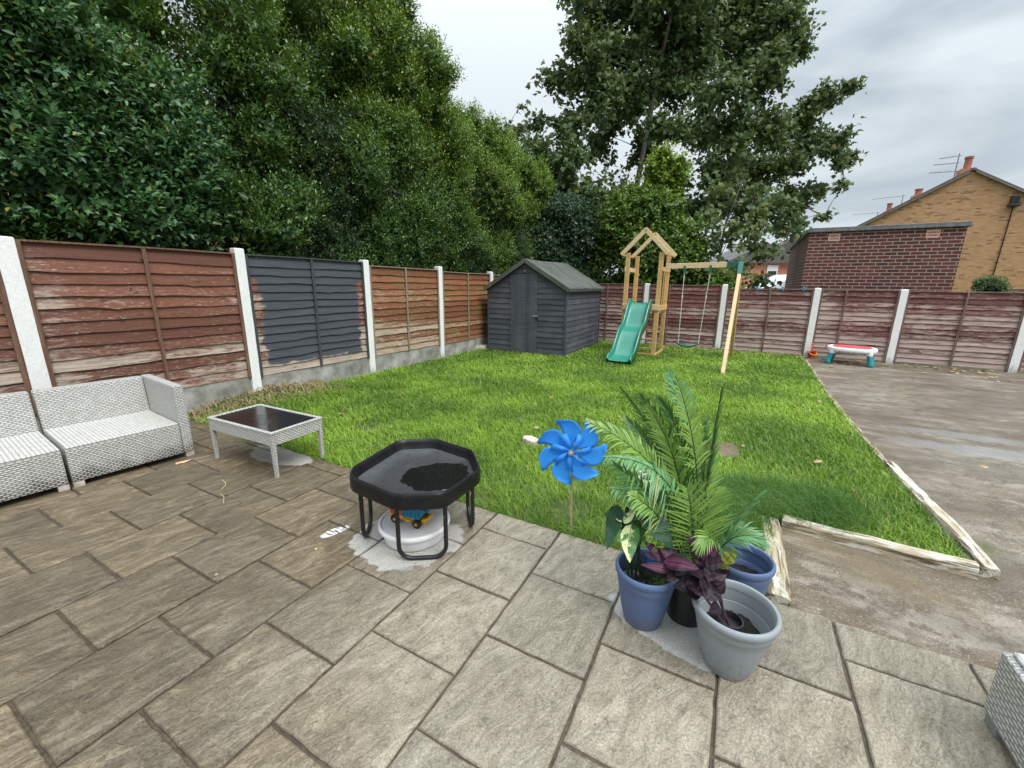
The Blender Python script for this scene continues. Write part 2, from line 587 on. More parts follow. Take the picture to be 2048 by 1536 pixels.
def m_bark(name='bark', a=(0.05, 0.042, 0.034), b=(0.15, 0.13, 0.11)):
    M = Mat(name)
    n = M.noise(6, 5, 0.65, M.map((3, 3, 0.6)))
    return M.set(col=M.mix(M.step(n, 0.35, 0.65), a, b), rough=0.9, nor=M.bump(n, 0.8, 0.02))


def m_fence(name, paint, paint2, worn, wear, z0, z1, low=0.25, w=1.83, side=0.0, charcoal=False, seed=0.0, green=0.0):
    """waney boards in old wood stain: flaking grows towards the damp foot of the panel"""
    M = Mat(name)
    x, y, z = M.xyz()
    L = (seed * 3.1, seed, seed * 1.7)
    grain = M.noise(1.0, 5, 0.65, M.map((3.0, 3, 85), loc=L), 0.5)
    flake = M.noise(1.0, 7, 0.74, M.map((4.2, 3, 22), loc=L), 0.4)
    area = M.noise(1.0, 3, 0.5, M.map((1.3, 1, 2.0), loc=L))
    rnd = M.rand()
    p = M.mix(M.step(grain, 0.3, 0.72), paint, paint2)
    p = M.hsv(p, 0.5, 1.0, M.step(rnd, 0, 1, 0.78, 1.20))
    wv = M.mix(M.step(grain, 0.35, 0.68), tuple(v * 0.62 for v in worn), tuple(min(1, v * 1.2) for v in worn))
    fleck = M.noise(1.0, 4, 0.7, M.map((16, 3, 95), loc=L))
    lowm = M.step(z, z1, z0, -0.10, low)
    t = M.math('ADD', M.math('MULTIPLY', flake, 0.80), M.math('MULTIPLY', area, 0.24))
    t = M.math('ADD', t, M.math('ADD', lowm, wear))
    t = M.math('ADD', t, M.math('MULTIPLY', M.math('SUBTRACT', rnd, 0.5), 0.20))
    if side:
        t = M.math('ADD', t, M.step(x, 0.0, 0.5, side, 0.0))
    c = M.mix(M.math('MULTIPLY', M.step(t, 0.55, 0.72), 0.9), p, wv)
    c = M.mix(M.math('MULTIPLY', M.math('MULTIPLY', M.step(fleck, 0.55, 0.66), M.step(t, 0.36, 0.58)), 0.75), c, tuple(min(1, v * 1.15) for v in worn))
    if green:
        c = M.mix(M.math('MULTIPLY', M.step(area, 0.5, 0.7), green), c, (0.20, 0.16, 0.05))
    kn = M.voro(1.0, M.map((2.6, 1, 8), loc=L))
    c = M.mix(M.math('MULTIPLY', M.step(kn, 0.13, 0.05), 0.65), c, (0.05, 0.022, 0.014))
    if charcoal:
        nn = M.math('MULTIPLY', M.math('SUBTRACT', M.noise(1.0, 4, 0.6, M.map((3.5, 1, 12))), 0.5), 0.34)
        d = M.math('MINIMUM', M.math('SUBTRACT', x, 0.12), M.math('SUBTRACT', w - 0.13, x))
        d = M.math('MINIMUM', d, M.math('SUBTRACT', z, z0 + 0.11))
        top = M.math('MULTIPLY', M.step(z, z1 - 0.32, z1 - 0.2), 0.25)
        d = M.math('ADD', M.math('ADD', d, nn), top)
        ch = M.mix(M.step(grain, 0.3, 0.7), (0.044, 0.048, 0.060), (0.072, 0.078, 0.093))
        c = M.mix(M.step(d, -0.02, 0.03), c, ch)
    M.set(col=c, rough=M.step(t, 0.5, 0.75, 0.62, 0.85), spec=0.35,
          nor=M.bump(M.math('ADD', grain, M.math('MULTIPLY', flake, 0.5)), 0.5, 0.006))
    return M


def m_white_post():
    M = Mat('white_painted_concrete')
    n = M.noise(60, 4, 0.65); g = M.noise(5, 5, 0.65, M.map((3, 3, 1)))
    x, y, z = M.xyz()
    c = M.mix(M.step(n, 0.3, 0.7), (0.70, 0.70, 0.69), (0.82, 0.82, 0.81))
    c = M.mix(M.math('MULTIPLY', M.step(g, 0.60, 0.76), 0.4), c, (0.40, 0.39, 0.35))
    ft = M.math('ADD', z, M.math('MULTIPLY', M.math('SUBTRACT', g, 0.5), 0.5))
    c = M.mix(M.step(ft, 0.16, 0.0, 0, 0.6), c, (0.24, 0.22, 0.17))
    return M.set(col=c, rough=0.7, nor=M.bump(n, 0.5, 0.006))


def m_gravel_board():
    M = Mat('cast_concrete')
    n = M.noise(50, 4, 0.7); g = M.noise(3.2, 5, 0.65)
    c = M.ramp(g, (0.32, (0.13, 0.125, 0.10)), (0.5, (0.27, 0.265, 0.235)), (0.68, (0.43, 0.425, 0.40)))
    c = M.mix(M.math('MULTIPLY', M.step(n, 0.52, 0.7), 0.5), c, (0.13, 0.13, 0.11))
    return M.set(col=c, rough=0.85, nor=M.bump(n, 0.6, 0.006))


def m_wood(name, a, b, rough=0.55, scale=(3, 60, 60), knots=True):
    M = Mat(name)
    g = M.noise(1.0, 5, 0.6, M.map(scale), 0.6)
    l = M.noise(2.2, 3)
    c = M.mix(M.step(g, 0.3, 0.72), a, b)
    c = M.mix(M.math('MULTIPLY', M.step(l, 0.45, 0.7), 0.3), c, tuple(v * 0.72 for v in a))
    if knots:
        k = M.voro(3.4)
        c = M.mix(M.math('MULTIPLY', M.step(k, 0.12, 0.05), 0.75), c, (0.16, 0.07, 0.02))
    return M.set(col=c, rough=rough, nor=M.bump(g, 0.3, 0.004))


def m_timber(name='flaking_white_timber', a=(0.60, 0.57, 0.49), b=(0.42, 0.35, 0.24)):
    M = Mat(name)
    g = M.noise(1.0, 6, 0.7, M.map((2.2, 26, 26)), 0.8)
    f = M.noise(1.0, 5, 0.65, M.map((5, 14, 14)))
    c = M.mix(M.step(f, 0.42, 0.58), a, b)
    c = M.mix(M.step(g, 0.50, 0.60), c, (0.16, 0.115, 0.07))
    c = M.mix(M.step(g, 0.60, 0.68), c, (0.035, 0.026, 0.018))
    return M.set(col=c, rough=0.85, nor=M.bump(M.math('SUBTRACT', 1.0, g), 1.0, 0.02))


def m_wicker(name, dirt=0.0, rib=False):
    """flat woven resin strands; UVs are metres"""
    M = Mat(name)
    uv = M.co('UV')
    u, v, _ = M.xyz(uv)
    x, y, z = M.xyz()
    ru, rv = (26.0, 70.0)
    if rib:
        ru, rv = (9.0, 26.0)
    row = M.math('FLOOR', M.math('MULTIPLY', v, rv))
    half = M.math('MULTIPLY', M.math('MODULO', row, 2.0), 0.5)
    su = M.math('ADD', M.math('MULTIPLY', u, ru), half)
    over = M.step(M.math('SINE', M.math('MULTIPLY', su, 2 * math.pi)), -0.95, -0.35)
    prof = M.math('ABSOLUTE', M.math('SINE', M.math('MULTIPLY', M.math('MULTIPLY', v, rv), math.pi)))
    prof = M.math('POWER', prof, 0.6)
    h = M.math('MULTIPLY', prof, M.math('ADD', M.math('MULTIPLY', over, 0.72), 0.28))
    nz = M.noise(3.0, 4, 0.6); nf = M.noise(30, 3)
    c = M.mix(M.step(nf, 0.35, 0.7), (0.44, 0.43, 0.40), (0.54, 0.53, 0.50))
    c = M.mix(M.math('MULTIPLY', M.step(nz, 0.5, 0.72), 0.25), c, (0.40, 0.39, 0.34))
    gap = M.step(h, 0.50, 0.16)
    c = M.mix(M.math('MULTIPLY', gap, 0.58), c, (0.085, 0.085, 0.083))
    if dirt:
        d = M.math('ADD', z, M.math('MULTIPLY', M.math('SUBTRACT', M.noise(7, 5, 0.7), 0.5), 0.34))
        dd = M.math('MULTIPLY', M.step(d, 0.19, 0.03), dirt)
        c = M.mix(M.math('MULTIPLY', dd, M.step(h, 0.85, 0.35, 0.35, 1.0)), c, (0.045, 0.038, 0.028))
    return M.set(col=c, rough=0.5, spec=0.4, nor=M.bump(h, 0.9, 0.006))


def m_slat_seat():
    M = Mat('ribbed_wicker_seat')
    x, y, z = M.xyz()
    s = M.math('ABSOLUTE', M.math('SINE', M.math('MULTIPLY', x, math.pi * 42)))
    n = M.noise(25, 4); k = M.noise(1, 3, 0.6, M.map((70, 9, 1)))
    c = M.mix(M.step(n, 0.35, 0.7), (0.45, 0.435, 0.405), (0.55, 0.54, 0.51))
    c = M.mix(M.step(s, 0.42, 0.12, 0, 0.62), c, (0.16, 0.15, 0.14))
    c = M.mix(M.math('MULTIPLY', M.step(k, 0.68, 0.72), 0.75), c, (0.13, 0.12, 0.10))
    return M.set(col=c, rough=0.5, nor=M.bump(s, 0.7, 0.006))


def m_brick(name, c1, c2, mortar, odd=None, oddp=0.80, msize=0.012, soot=0.0):
    M = Mat(name)
    b = M.n('ShaderNodeTexBrick', {'Vector': M.co('UV'), 'Scale': 1.0, 'Color1': (0, 0, 0), 'Color2': (1, 1, 1), 'Mortar': (0.5, 0.5, 0.5), 'Mortar Size': msize,
                                   'Mortar Smooth': 0.1, 'Bias': 0.0, 'Brick Width': 0.225, 'Row Height': 0.075})
    n = M.noise(45, 5, 0.7); bl = M.noise(1.6, 4, 0.6)
    t = b.outputs['Color']
    br = M.mix(t, c1, c2)
    if odd:
        br = M.mix(M.step(t, oddp, oddp + 0.04), br, odd)
    br = M.mix(M.math('MULTIPLY', M.step(n, 0.45, 0.7), 0.45), br, tuple(v * 0.6 for v in c1))
    if soot:
        br = M.mix(M.math('MULTIPLY', M.step(bl, 0.5, 0.7), soot), br, (0.03, 0.022, 0.02))
    mo = M.mix(M.step(n, 0.3, 0.7), tuple(v * 0.85 for v in mortar), mortar)
    c = M.mix(b.outputs['Fac'], br, mo)
    return M.set(col=c, rough=0.85, nor=M.bump(M.math('SUBTRACT', M.math('MULTIPLY', n, 0.3), b.outputs['Fac']), 0.7, 0.008))


def m_shed():
    M = Mat('charcoal_shed_paint')
    g = M.noise(1.0, 5, 0.65, M.map((2.5, 2.5, 70)), 0.5)
    r = M.rand(); bl = M.noise(2.4, 4)
    c = M.mix(M.step(g, 0.3, 0.72), (0.042, 0.048, 0.060), (0.084, 0.093, 0.110))
    c = M.mix(M.math('MULTIPLY', M.step(bl, 0.45, 0.7), 0.5), c, (0.110, 0.112, 0.120))
    c = M.hsv(c, 0.5, 1.0, M.step(r, 0, 1, 0.82, 1.18))
    return M.set(col=c, rough=0.6, spec=0.4, nor=M.bump(g, 0.45, 0.005))


def m_felt():
    M = Mat('mineral_roofing_felt')
    f = M.noise(220, 3, 0.8); w = M.noise(1.8, 4, 0.6, M.map((1, 3, 1)))
    c = M.mix(M.step(w, 0.35, 0.7), (0.050, 0.056, 0.046), (0.105, 0.112, 0.095))
    c = M.mix(M.step(f, 0.5, 0.7, 0, 0.5), c, (0.17, 0.175, 0.155))
    return M.set(col=c, rough=0.85, nor=M.bump(M.math('ADD', f, M.math('MULTIPLY', w, 2.0)), 0.5, 0.01))


def m_plastic(name, col, rough=0.32, scuff=0.15, tr=0.0, splash=0.0):
    M = Mat(name)
    n = M.noise(9, 5, 0.65); f = M.noise(70, 3)
    c = M.mix(M.step(n, 0.4, 0.75, 0, scuff), col, tuple(min(1, v * 0.65 + 0.05) for v in col))
    if splash:
        sp = M.noise(55, 4, 0.7)
        lowz = M.step(M.xyz()[2], 0.16, 0.0)
        c = M.mix(M.math('MULTIPLY', M.step(M.math('ADD', sp, M.math('MULTIPLY', lowz, 0.16)), 0.60, 0.70), splash), c, (0.16, 0.13, 0.10))
        c = M.mix(M.math('MULTIPLY', M.step(M.noise(18, 5, 0.7, M.map((3, 3, 0.5))), 0.55, 0.75), splash * 0.5), c, (0.20, 0.19, 0.17))
    M.set(col=c, rough=M.step(n, 0.3, 0.7, rough, min(1, rough + 0.16)), spec=0.5, nor=M.bump(f, 0.06, 0.003))
    if tr:
        M.translucent(col, tr)
    return M


MAT = {}
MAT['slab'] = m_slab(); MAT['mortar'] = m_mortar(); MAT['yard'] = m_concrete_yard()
MAT['soil'] = m_soil(); MAT['ground'] = m_soil('ground_soil', (0.06, 0.07, 0.03), (0.11, 0.11, 0.05), 3)
MAT['compost'] = m_soil('potting_compost', (0.004, 0.0032, 0.0028), (0.018, 0.0135, 0.010), 60)
MAT['turf'] = m_turf(); MAT['grass'] = m_grass()
MAT['tuft'] = m_grass('coarse_grass', lo=(0.055, 0.140, 0.030), hi=(0.170, 0.310, 0.085))
MAT['straw'] = m_plain('dry_straw', (0.33, 0.24, 0.12), 0.8, 0.3, 60)
MAT['bark'] = m_bark(); MAT['twig'] = m_bark('twig', (0.035, 0.030, 0.020), (0.09, 0.08, 0.055))
MAT['post'] = m_white_post(); MAT['gravel'] = m_gravel_board()
MAT['timber'] = m_timber(); MAT['timber_brown'] = m_timber('worn_brown_timber', (0.40, 0.35, 0.27), (0.26, 0.20, 0.13))
MAT['pine'] = m_wood('treated_pine', (0.52, 0.31, 0.115), (0.68, 0.45, 0.20))
MAT['pine_pale'] = m_wood('pale_pine', (0.62, 0.44, 0.24), (0.74, 0.56, 0.34))
MAT['wicker'] = m_wicker('white_wicker', 0.95); MAT['wicker_clean'] = m_wicker('white_wicker_clean', 0.0)
MAT['seat'] = m_slat_seat()
MAT['shed'] = m_shed(); MAT['felt'] = m_felt()
MAT['black_plastic'] = m_plastic('black_moulded_plastic', (0.012, 0.012, 0.013), 0.38, 0.3)
MAT['tray_black'] = m_plain('tray_black', (0.008, 0.008, 0.0085), 0.38, 0.3, 14, spec=0.32)
MAT['black_metal'] = m_plastic('black_powder_coat', (0.008, 0.008, 0.009), 0.28, 0.1)
MAT['white_plastic'] = m_plastic('white_plastic', (0.78, 0.78, 0.78), 0.38, 0.08)
MAT['green_plastic'] = m_plastic('green_slide_plastic', (0.012, 0.185, 0.125), 0.24, 0.25)
MAT['dark_green'] = m_plastic('dark_green_bracket', (0.008, 0.115, 0.075), 0.4, 0.2)
MAT['pot_blue'] = m_plastic('slate_blue_plastic', (0.085, 0.130, 0.255), 0.5, 0.25, splash=0.55)
MAT['pot_grey'] = m_plastic('pale_grey_plastic', (0.245, 0.270, 0.285), 0.5, 0.2, splash=0.45)
MAT['red'] = m_plastic('red_plastic', (0.55, 0.022, 0.022), 0.33, 0.12)
MAT['toy_red'] = m_plastic('orange_red_plastic', (0.62, 0.045, 0.018), 0.3, 0.1)
MAT['toy_blue'] = m_plastic('toy_blue_plastic', (0.010, 0.17, 0.34), 0.3, 0.1)
MAT['toy_yellow'] = m_plastic('toy_yellow_plastic', (0.75, 0.37, 0.012), 0.35, 0.1)
MAT['orange'] = m_plastic('orange_plastic', (0.80, 0.20, 0.06), 0.35, 0.1)
MAT['teal'] = m_plastic('teal_plastic', (0.005, 0.19, 0.215), 0.4, 0.15)
MAT['coral'] = m_plastic('faded_red_plastic', (0.58, 0.07, 0.085), 0.4, 0.2)
MAT['pin_blue'] = m_plastic('blue_pinwheel_film', (0.06, 0.43, 0.96), 0.45, 0.03, tr=0.5)
MAT['peg_blue'] = m_plastic('blue_peg_plastic', (0.02, 0.28, 0.72), 0.35, 0.05)
MAT['stick'] = m_wood('bamboo_stick', (0.36, 0.25, 0.13), (0.52, 0.40, 0.24), knots=False)
MAT['steel'] = m_plain('zinc_steel', (0.55, 0.55, 0.56), 0.35, 0.1, 40, metal=0.9)
MAT['rope'] = m_plain('pale_rope', (0.60, 0.56, 0.50), 0.9, 0.2, 200)
MAT['brick_dark'] = m_brick('dark_red_brick', (0.075, 0.022, 0.019), (0.150, 0.044, 0.035), (0.36, 0.25, 0.20), (0.050, 0.024, 0.026), 0.80, 0.010, 0.2)
MAT['brick_yellow'] = m_brick('buff_brick', (0.40, 0.200, 0.085), (0.55, 0.315, 0.150), (0.40, 0.30, 0.19), (0.24, 0.115, 0.05), 0.86, 0.009, 0.0)
MAT['brick_orange'] = m_brick('orange_brick', (0.42, 0.12, 0.06), (0.55, 0.19, 0.10), (0.45, 0.30, 0.22))
MAT['terracotta'] = m_plain('terracotta', (0.30, 0.105, 0.075), 0.8, 0.2, 40)
MAT['air_brick'] = m_plain('pinkish_air_brick', (0.64, 0.38, 0.30), 0.8, 0.2, 40)
MAT['slate'] = m_plain('grey_roof_tile', (0.10, 0.092, 0.088), 0.8, 0.3, 10, 0.4)
MAT['coping'] = m_plain('weathered_coping', (0.13, 0.135, 0.135), 0.85, 0.3, 12, 0.4)
MAT['verge'] = m_plain('verge_mortar', (0.17, 0.145, 0.12), 0.85, 0.3, 20)
MAT['dark_gap'] = m_plain('dark_hole', (0.012, 0.010, 0.010), 0.9)
MAT['upvc'] = m_plain('white_upvc', (0.74, 0.76, 0.78), 0.35)
MAT['pane'] = m_plain('window_glass', (0.03, 0.04, 0.05), 0.06)
MAT['aerial'] = m_plain('aerial_metal', (0.20, 0.20, 0.21), 0.5, metal=0.5)
MAT['leaf_litter'] = m_plain('fallen_leaf', (0.30, 0.215, 0.115), 0.7, 0.4, 30)
MAT['peach_leaf'] = m_plain('peach_leaf', (0.62, 0.32, 0.17), 0.6, 0.15, 40)
MAT['stone'] = m_plain('pale_stone', (0.42, 0.37, 0.31), 0.85, 0.3, 14, 0.6)
MAT['brown_paver'] = m_plain('brown_paver', (0.12, 0.085, 0.060), 0.7, 0.3, 20, 0.5)
MAT['pale_stone'] = m_plain('pinkish_stone', (0.56, 0.46, 0.38), 0.8, 0.25, 25, 0.5)
MAT['privet'] = m_leaf('privet_leaf', (0.020, 0.056, 0.014), (0.046, 0.110, 0.025), (0.095, 0.195, 0.040), (0.28, 0.42, 0.04))
MAT['privet_dark'] = m_leaf('dark_privet_leaf', (0.013, 0.036, 0.012), (0.028, 0.068, 0.022), (0.062, 0.120, 0.038), (0.16, 0.25, 0.04))
MAT['broad'] = m_leaf('broad_shrub_leaf', (0.028, 0.080, 0.032), (0.058, 0.148, 0.052), (0.105, 0.225, 0.075), (0.16, 0.28, 0.05), 0.42)
MAT['hazel'] = m_leaf('hazel_leaf', (0.030, 0.075, 0.014), (0.075, 0.150, 0.022), (0.140, 0.240, 0.034), (0.34, 0.47, 0.035), 0.5, 0.30)
MAT['ivy'] = m_leaf('ivy_leaf', (0.016, 0.044, 0.020), (0.032, 0.078, 0.034), (0.070, 0.130, 0.060), (0.12, 0.2, 0.05), 0.32)
MAT['syc'] = m_leaf('sycamore_leaf', (0.044, 0.082, 0.032), (0.090, 0.148, 0.056), (0.160, 0.225, 0.090), (0.15, 0.18, 0.035), 0.6, 0.26, 0.25)
MAT['palm_dark'] = m_leaf('palm_frond_dark', (0.028, 0.092, 0.024), (0.052, 0.145, 0.034), (0.095, 0.215, 0.052), rough=0.4, tr=0.2)
MAT['palm_light'] = m_leaf('palm_frond_light', (0.110, 0.215, 0.040), (0.180, 0.315, 0.060), (0.270, 0.420, 0.090), rough=0.4, tr=0.25)
MAT['palm_blue'] = m_leaf('palm_frond_bluish', (0.075, 0.200, 0.075), (0.115, 0.280, 0.110), (0.180, 0.370, 0.150), rough=0.4, tr=0.25)
MAT['frond_stem'] = m_plain('frond_stem', (0.020, 0.045, 0.015), 0.5, 0.2)


def m_vein(name, base, vein, edge, amount, freq=16.0, blotchy=False, spec=0.5):
    """broad leaf: UV.x 0..1 along the midrib, UV.y -1..1 across"""
    M = Mat(name)
    u, v, _ = M.xyz(M.co('UV'))
    av = M.math('ABSOLUTE', v)
    w = M.math('SINE', M.math('MULTIPLY', M.math('SUBTRACT', u, M.math('MULTIPLY', av, 0.28)), freq * 2 * math.pi / 2))
    side = M.step(M.math('ABSOLUTE', w), 0.30, 0.05)
    mid = M.step(av, 0.10, 0.03)
    ve = M.math('MAXIMUM', M.math('MULTIPLY', side, 0.8), mid)
    n = M.noise(12, 4)
    c = M.mix(M.step(n, 0.3, 0.7), base, tuple(x * 1.35 for x in base))
    if blotchy:
        b = M.noise(1.0, 4, 0.6, M.map((14, 14, 14)))
        c = M.mix(M.step(M.math('ADD', b, M.math('MULTIPLY', v, 0.12)), 0.50, 0.56), c, edge)
    else:
        c = M.mix(M.math('MULTIPLY', M.step(av, 0.75, 0.25), amount), c, edge)
    c = M.mix(M.math('MULTIPLY', ve, 0.75), c, vein)
    return M.set(col=c, rough=0.46, spec=spec, nor=M.bump(M.math('SUBTRACT', 1.0, ve), 0.6, 0.006))


MAT['purple'] = m_vein('purple_shield_leaf', (0.018, 0.006, 0.013), (0.007, 0.003, 0.006), (0.105, 0.020, 0.056), 0.85, 13, spec=0.3)
MAT['purple_dark'] = m_vein('dark_purple_leaf', (0.008, 0.004, 0.007), (0.004, 0.002, 0.003), (0.032, 0.010, 0.024), 0.7, 13, spec=0.3)
MAT['purple_silver'] = m_vein('silvery_purple_leaf', (0.05, 0.030, 0.038), (0.02, 0.010, 0.014), (0.16, 0.10, 0.125), 0.8, 13, spec=0.3)
MAT['philo'] = m_vein('dark_glossy_leaf', (0.010, 0.038, 0.018), (0.04, 0.09, 0.045), (0.014, 0.050, 0.022), 0.3, 14, spec=0.35)
MAT['philo_green'] = m_vein('mid_green_leaf', (0.045, 0.120, 0.030), (0.10, 0.20, 0.07), (0.06, 0.15, 0.04), 0.3, 12, spec=0.35)
MAT['philo_var'] = m_vein('variegated_leaf', (0.035, 0.110, 0.022), (0.06, 0.14, 0.04), (0.62, 0.68, 0.34), 0.0, 10, True)
MAT['lime'] = m_vein('yellow_green_leaf', (0.24, 0.27, 0.03), (0.12, 0.16, 0.02), (0.36, 0.34, 0.05), 0.5, 10)


# ================================================================ GROUND
mb = MB()
mb.add([(-400, -400, -0.07), (400, -400, -0.07), (400, 400, -0.07), (-400, 400, -0.07)], [(0, 1, 2, 3)])
tag(mb.build('ground', MAT['ground']), kind='structure')

# patio: riven slabs on a mortar bed, courses running away from the house in stretcher bond
mb = MB()
OFFS = {-4: .252, -3: .012, -2: .22, -1: -.02, 0: .195, 1: -.05, 2: .152, 3: .385, 4: .125, 5: .331, 6: .08, 7: .31, 8: .07, 9: .3}
for c in range(-13, 10):
    o = OFFS.get(c, (.24 if c % 2 == 0 else .01))
    js = [o + j * 0.463 for j in range(-4, 6)]
    top = 2.205 if c < 5 else 2.165
    js = [j for j in js if j < top - 0.04] + [top + 0.008]
    for a, b in zip(js[:-1], js[1:]):
        if b < -1.6:
            continue
        r = random.Random(c * 131 + round(a * 1000))
        u0, u1 = S_OFF + c * S_P + 0.0062 + r.uniform(-.002, .002), S_OFF + (c + 1) * S_P - 0.0062 + r.uniform(-.002, .002)
        v0, v1 = a + 0.0062 + r.uniform(-.002, .002), b - 0.0062 + r.uniform(-.002, .002)
        zt = r.uniform(-0.0015, 0.0025)
        per = []
        N = 9
        cs = [(u0, v0), (u1, v0), (u1, v1), (u0, v1)]
        for i in range(4):
            (xa, ya), (xb, yb) = cs[i], cs[(i + 1) % 4]
            for k in range(N):
                t = k / N
                j = 0.0022 if k else 0.001
                per.append((xa + (xb - xa) * t + r.uniform(-j, j), ya + (yb - ya) * t + r.uniform(-j, j)))
        cx, cy = (u0 + u1) / 2, (v0 + v1) / 2

        def ring(ins, z):
            out_ = []
            for (px, py) in per:
                dx, dy = px - cx, py - cy
                L = math.hypot(dx, dy)
                q = SD * (cx + dx * (1 - ins / L)) + SN * (cy + dy * (1 - ins / L))
                out_.append((q.x, q.y, z))
            return out_
        mb.rings([ring(0, -0.03), ring(0.0, zt - 0.006), ring(0.005, zt - 0.0012), ring(0.012, zt)], cap1=True)
tag(mb.build('patio', MAT['slab']), kind='structure')
mb = MB()
q = [patio(-13, -1.6, -0.011), patio(10, -1.6, -0.011), patio(10, 2.16, -0.011), patio(5, 2.16, -0.011), patio(5, 2.2, -0.011), patio(-13, 2.2, -0.011)]
mb.add(q, [tuple(range(6))])
tag(mb.build('patio_mortar_bed', MAT['mortar']), kind='structure')

# concrete yard
EDGE = [(2.62, 2.03), (3.27, 3.31), (3.87, 4.48), (4.45, 5.57), (4.97, 6.48), (5.62, 7.6), (6.26, 8.74), (6.62, 9.42)]
mb = MB()
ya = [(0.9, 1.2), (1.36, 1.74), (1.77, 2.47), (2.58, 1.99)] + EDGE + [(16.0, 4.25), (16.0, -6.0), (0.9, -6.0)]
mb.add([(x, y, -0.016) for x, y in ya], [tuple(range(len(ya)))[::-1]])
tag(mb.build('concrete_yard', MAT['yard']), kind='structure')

# lawn: turf sheet + blades
LP = lambda s, w=0.0: (LF_P.x + LF_D.x * s + LF_D.y * w, LF_P.y + LF_D.y * s - LF_D.x * w)     # w metres into the garden
P0, P1 = patio(-6.4, 2.2), patio(5.5, 2.2)
LAWN = [(P0.x, P0.y), (P1.x, P1.y), (1.74, 2.49), (2.56, 2.0)] + EDGE + [(5.127, 10.258), (3.52, 11.15), (0.76, 12.67), LP(3.8), LP(0), LP(-2.9)]
st = 0.12
xs = np.arange(-4.4, 7.2, st); ys = np.arange(1.5, 13.0, st)
gx, gy = np.meshgrid(xs, ys)
inn = in_poly(gx.ravel() + st / 2, gy.ravel() + st / 2, [(x * 1.0, y) for x, y in LAWN])
W_, H_ = len(xs), len(ys)
vz = -0.022 + mound(gx, gy)
vv = np.stack([gx.ravel(), gy.ravel(), vz.ravel()], 1)
idx = np.arange(W_ * H_).reshape(H_, W_)
fc = np.stack([idx[:-1, :-1], idx[:-1, 1:], idx[1:, 1:], idx[1:, :-1]], -1).reshape(-1, 4)
keep = inn.reshape(H_, W_)
k2 = keep.copy()                                    # grow one cell so that the edge is covered by slabs and timbers
k2[1:] |= keep[:-1]; k2[:-1] |= keep[1:]; k2[:, 1:] |= keep[:, :-1]; k2[:, :-1] |= keep[:, 1:]
fc = fc[k2[:-1, :-1].ravel()]
tag(np_mesh('lawn', vv, fc, MAT['turf'], smooth=True), kind='structure')

SHED_O, SHED_A = (1.125, 8.898), R(-28.0)
sh_d1 = (math.cos(SHED_A), math.sin(SHED_A)); sh_d2 = (-sh_d1[1], sh_d1[0])
SHED_POLY = [(SHED_O[0] - 1.95 * sh_d1[0] - .03 * sh_d2[0], SHED_O[1] - 1.95 * sh_d1[1] - .03 * sh_d2[1]), (SHED_O[0] + .03 * sh_d1[0], SHED_O[1] + .03 * sh_d1[1]),
             (SHED_O[0] + 2.5 * sh_d2[0], SHED_O[1] + 2.5 * sh_d2[1]), (SHED_O[0] - 1.95 * sh_d1[0] + 2.5 * sh_d2[0], SHED_O[1] - 1.95 * sh_d1[1] + 2.5 * sh_d2[1])]


def blades(n, region, len_rng, wid, mat, name, dens=None, lean=0.45, bias=None, poly=None, seed=1):
    g = np.random.default_rng(seed)
    x0, x1, y0, y1 = region
    x = g.uniform(x0, x1, n); y = g.uniform(y0, y1, n)
    ok = in_poly(x, y, poly or LAWN) & ~in_poly(x, y, SHED_POLY)
    if dens is not None:
        ok &= g.uniform(0, 1, n) < dens(x, y)
    x, y = x[ok], y[ok]
    n = len(x)
    cl = np.sin(x * 5.1 + np.sin(y * 3.7) * 2) * np.sin(y * 4.3 + np.sin(x * 2.9) * 2)     # tussocks
    L = g.uniform(*len_rng, n) * (1 + 0.14 * cl)
    d = np.hypot(x, y)
    w = wid * np.clip(d / 3.2, 0.8, 3.0) * g.uniform(0.7, 1.3, n)
    az = g.uniform(0, 2 * np.pi, n)
    ln = g.uniform(0.1, 1.0, n) * lean * 2
    dx, dy = np.cos(az) * ln, np.sin(az) * ln
    if bias is not None:
        dx += bias[0]; dy += bias[1]
    wx, wy = np.cos(az + 1.2), np.sin(az + 1.2)
    z = -0.022 + mound(x, y)
    b = np.stack([x, y, z], 1)
    mid = b + np.stack([dx * 0.28, dy * 0.28, np.full(n, 0.55)], 1) * L[:, None]
    tip = b + np.stack([dx * 0.9, dy * 0.9, 1.0 - 0.28 * np.hypot(dx, dy)], 1) * L[:, None]
    wv = np.stack([wx, wy, np.zeros(n)], 1) * w[:, None]
    V = np.stack([b - wv / 2, b + wv / 2, mid + wv * 0.42, mid - wv * 0.42, tip], 1)
    i0 = (np.arange(n) * 5)[:, None]
    tri = np.concatenate([i0 + np.array([[0, 1, 2]]), i0 + np.array([[0, 2, 3]]), i0 + np.array([[3, 2, 4]])], 1).reshape(-1, 3)
    return V.reshape(-1, 3), tri


def lawn_dens(x, y):
    d = np.hypot(x, y)
    p = np.clip((5.2 / np.maximum(d, 1)) ** 1.5, 0, 1)
    s = (x - LF_P.x) * LF_D.x + (y - LF_P.y) * LF_D.y
    w = (x - LF_P.x) * LF_D.y - (y - LF_P.y) * LF_D.x
    bare = np.where(s < -1.2, np.clip((w - 0.35) / 0.3, 0, 1), np.clip((w - 0.05) / 0.12, 0, 1))
    for (cx, cy, rr) in [(0.42, 2.62, .16), (-1.55, 4.3, .26), (0.55, 3.05, .12), (-0.2, 2.75, .10), (2.0, 3.72, .2), (1.18, 3.08, .17), (0.19, 3.86, .12),
                         (2.45, 2.2, .10), (3.3, 9.6, .35), (5.6, 9.0, .25), (1.0, 2.55, .13), (-1.6, 5.4, .16)]:
        bare = bare * np.clip((np.hypot(x - cx, y - cy) / rr - 0.3) / 0.8, 0.12, 1)
    return p * bare


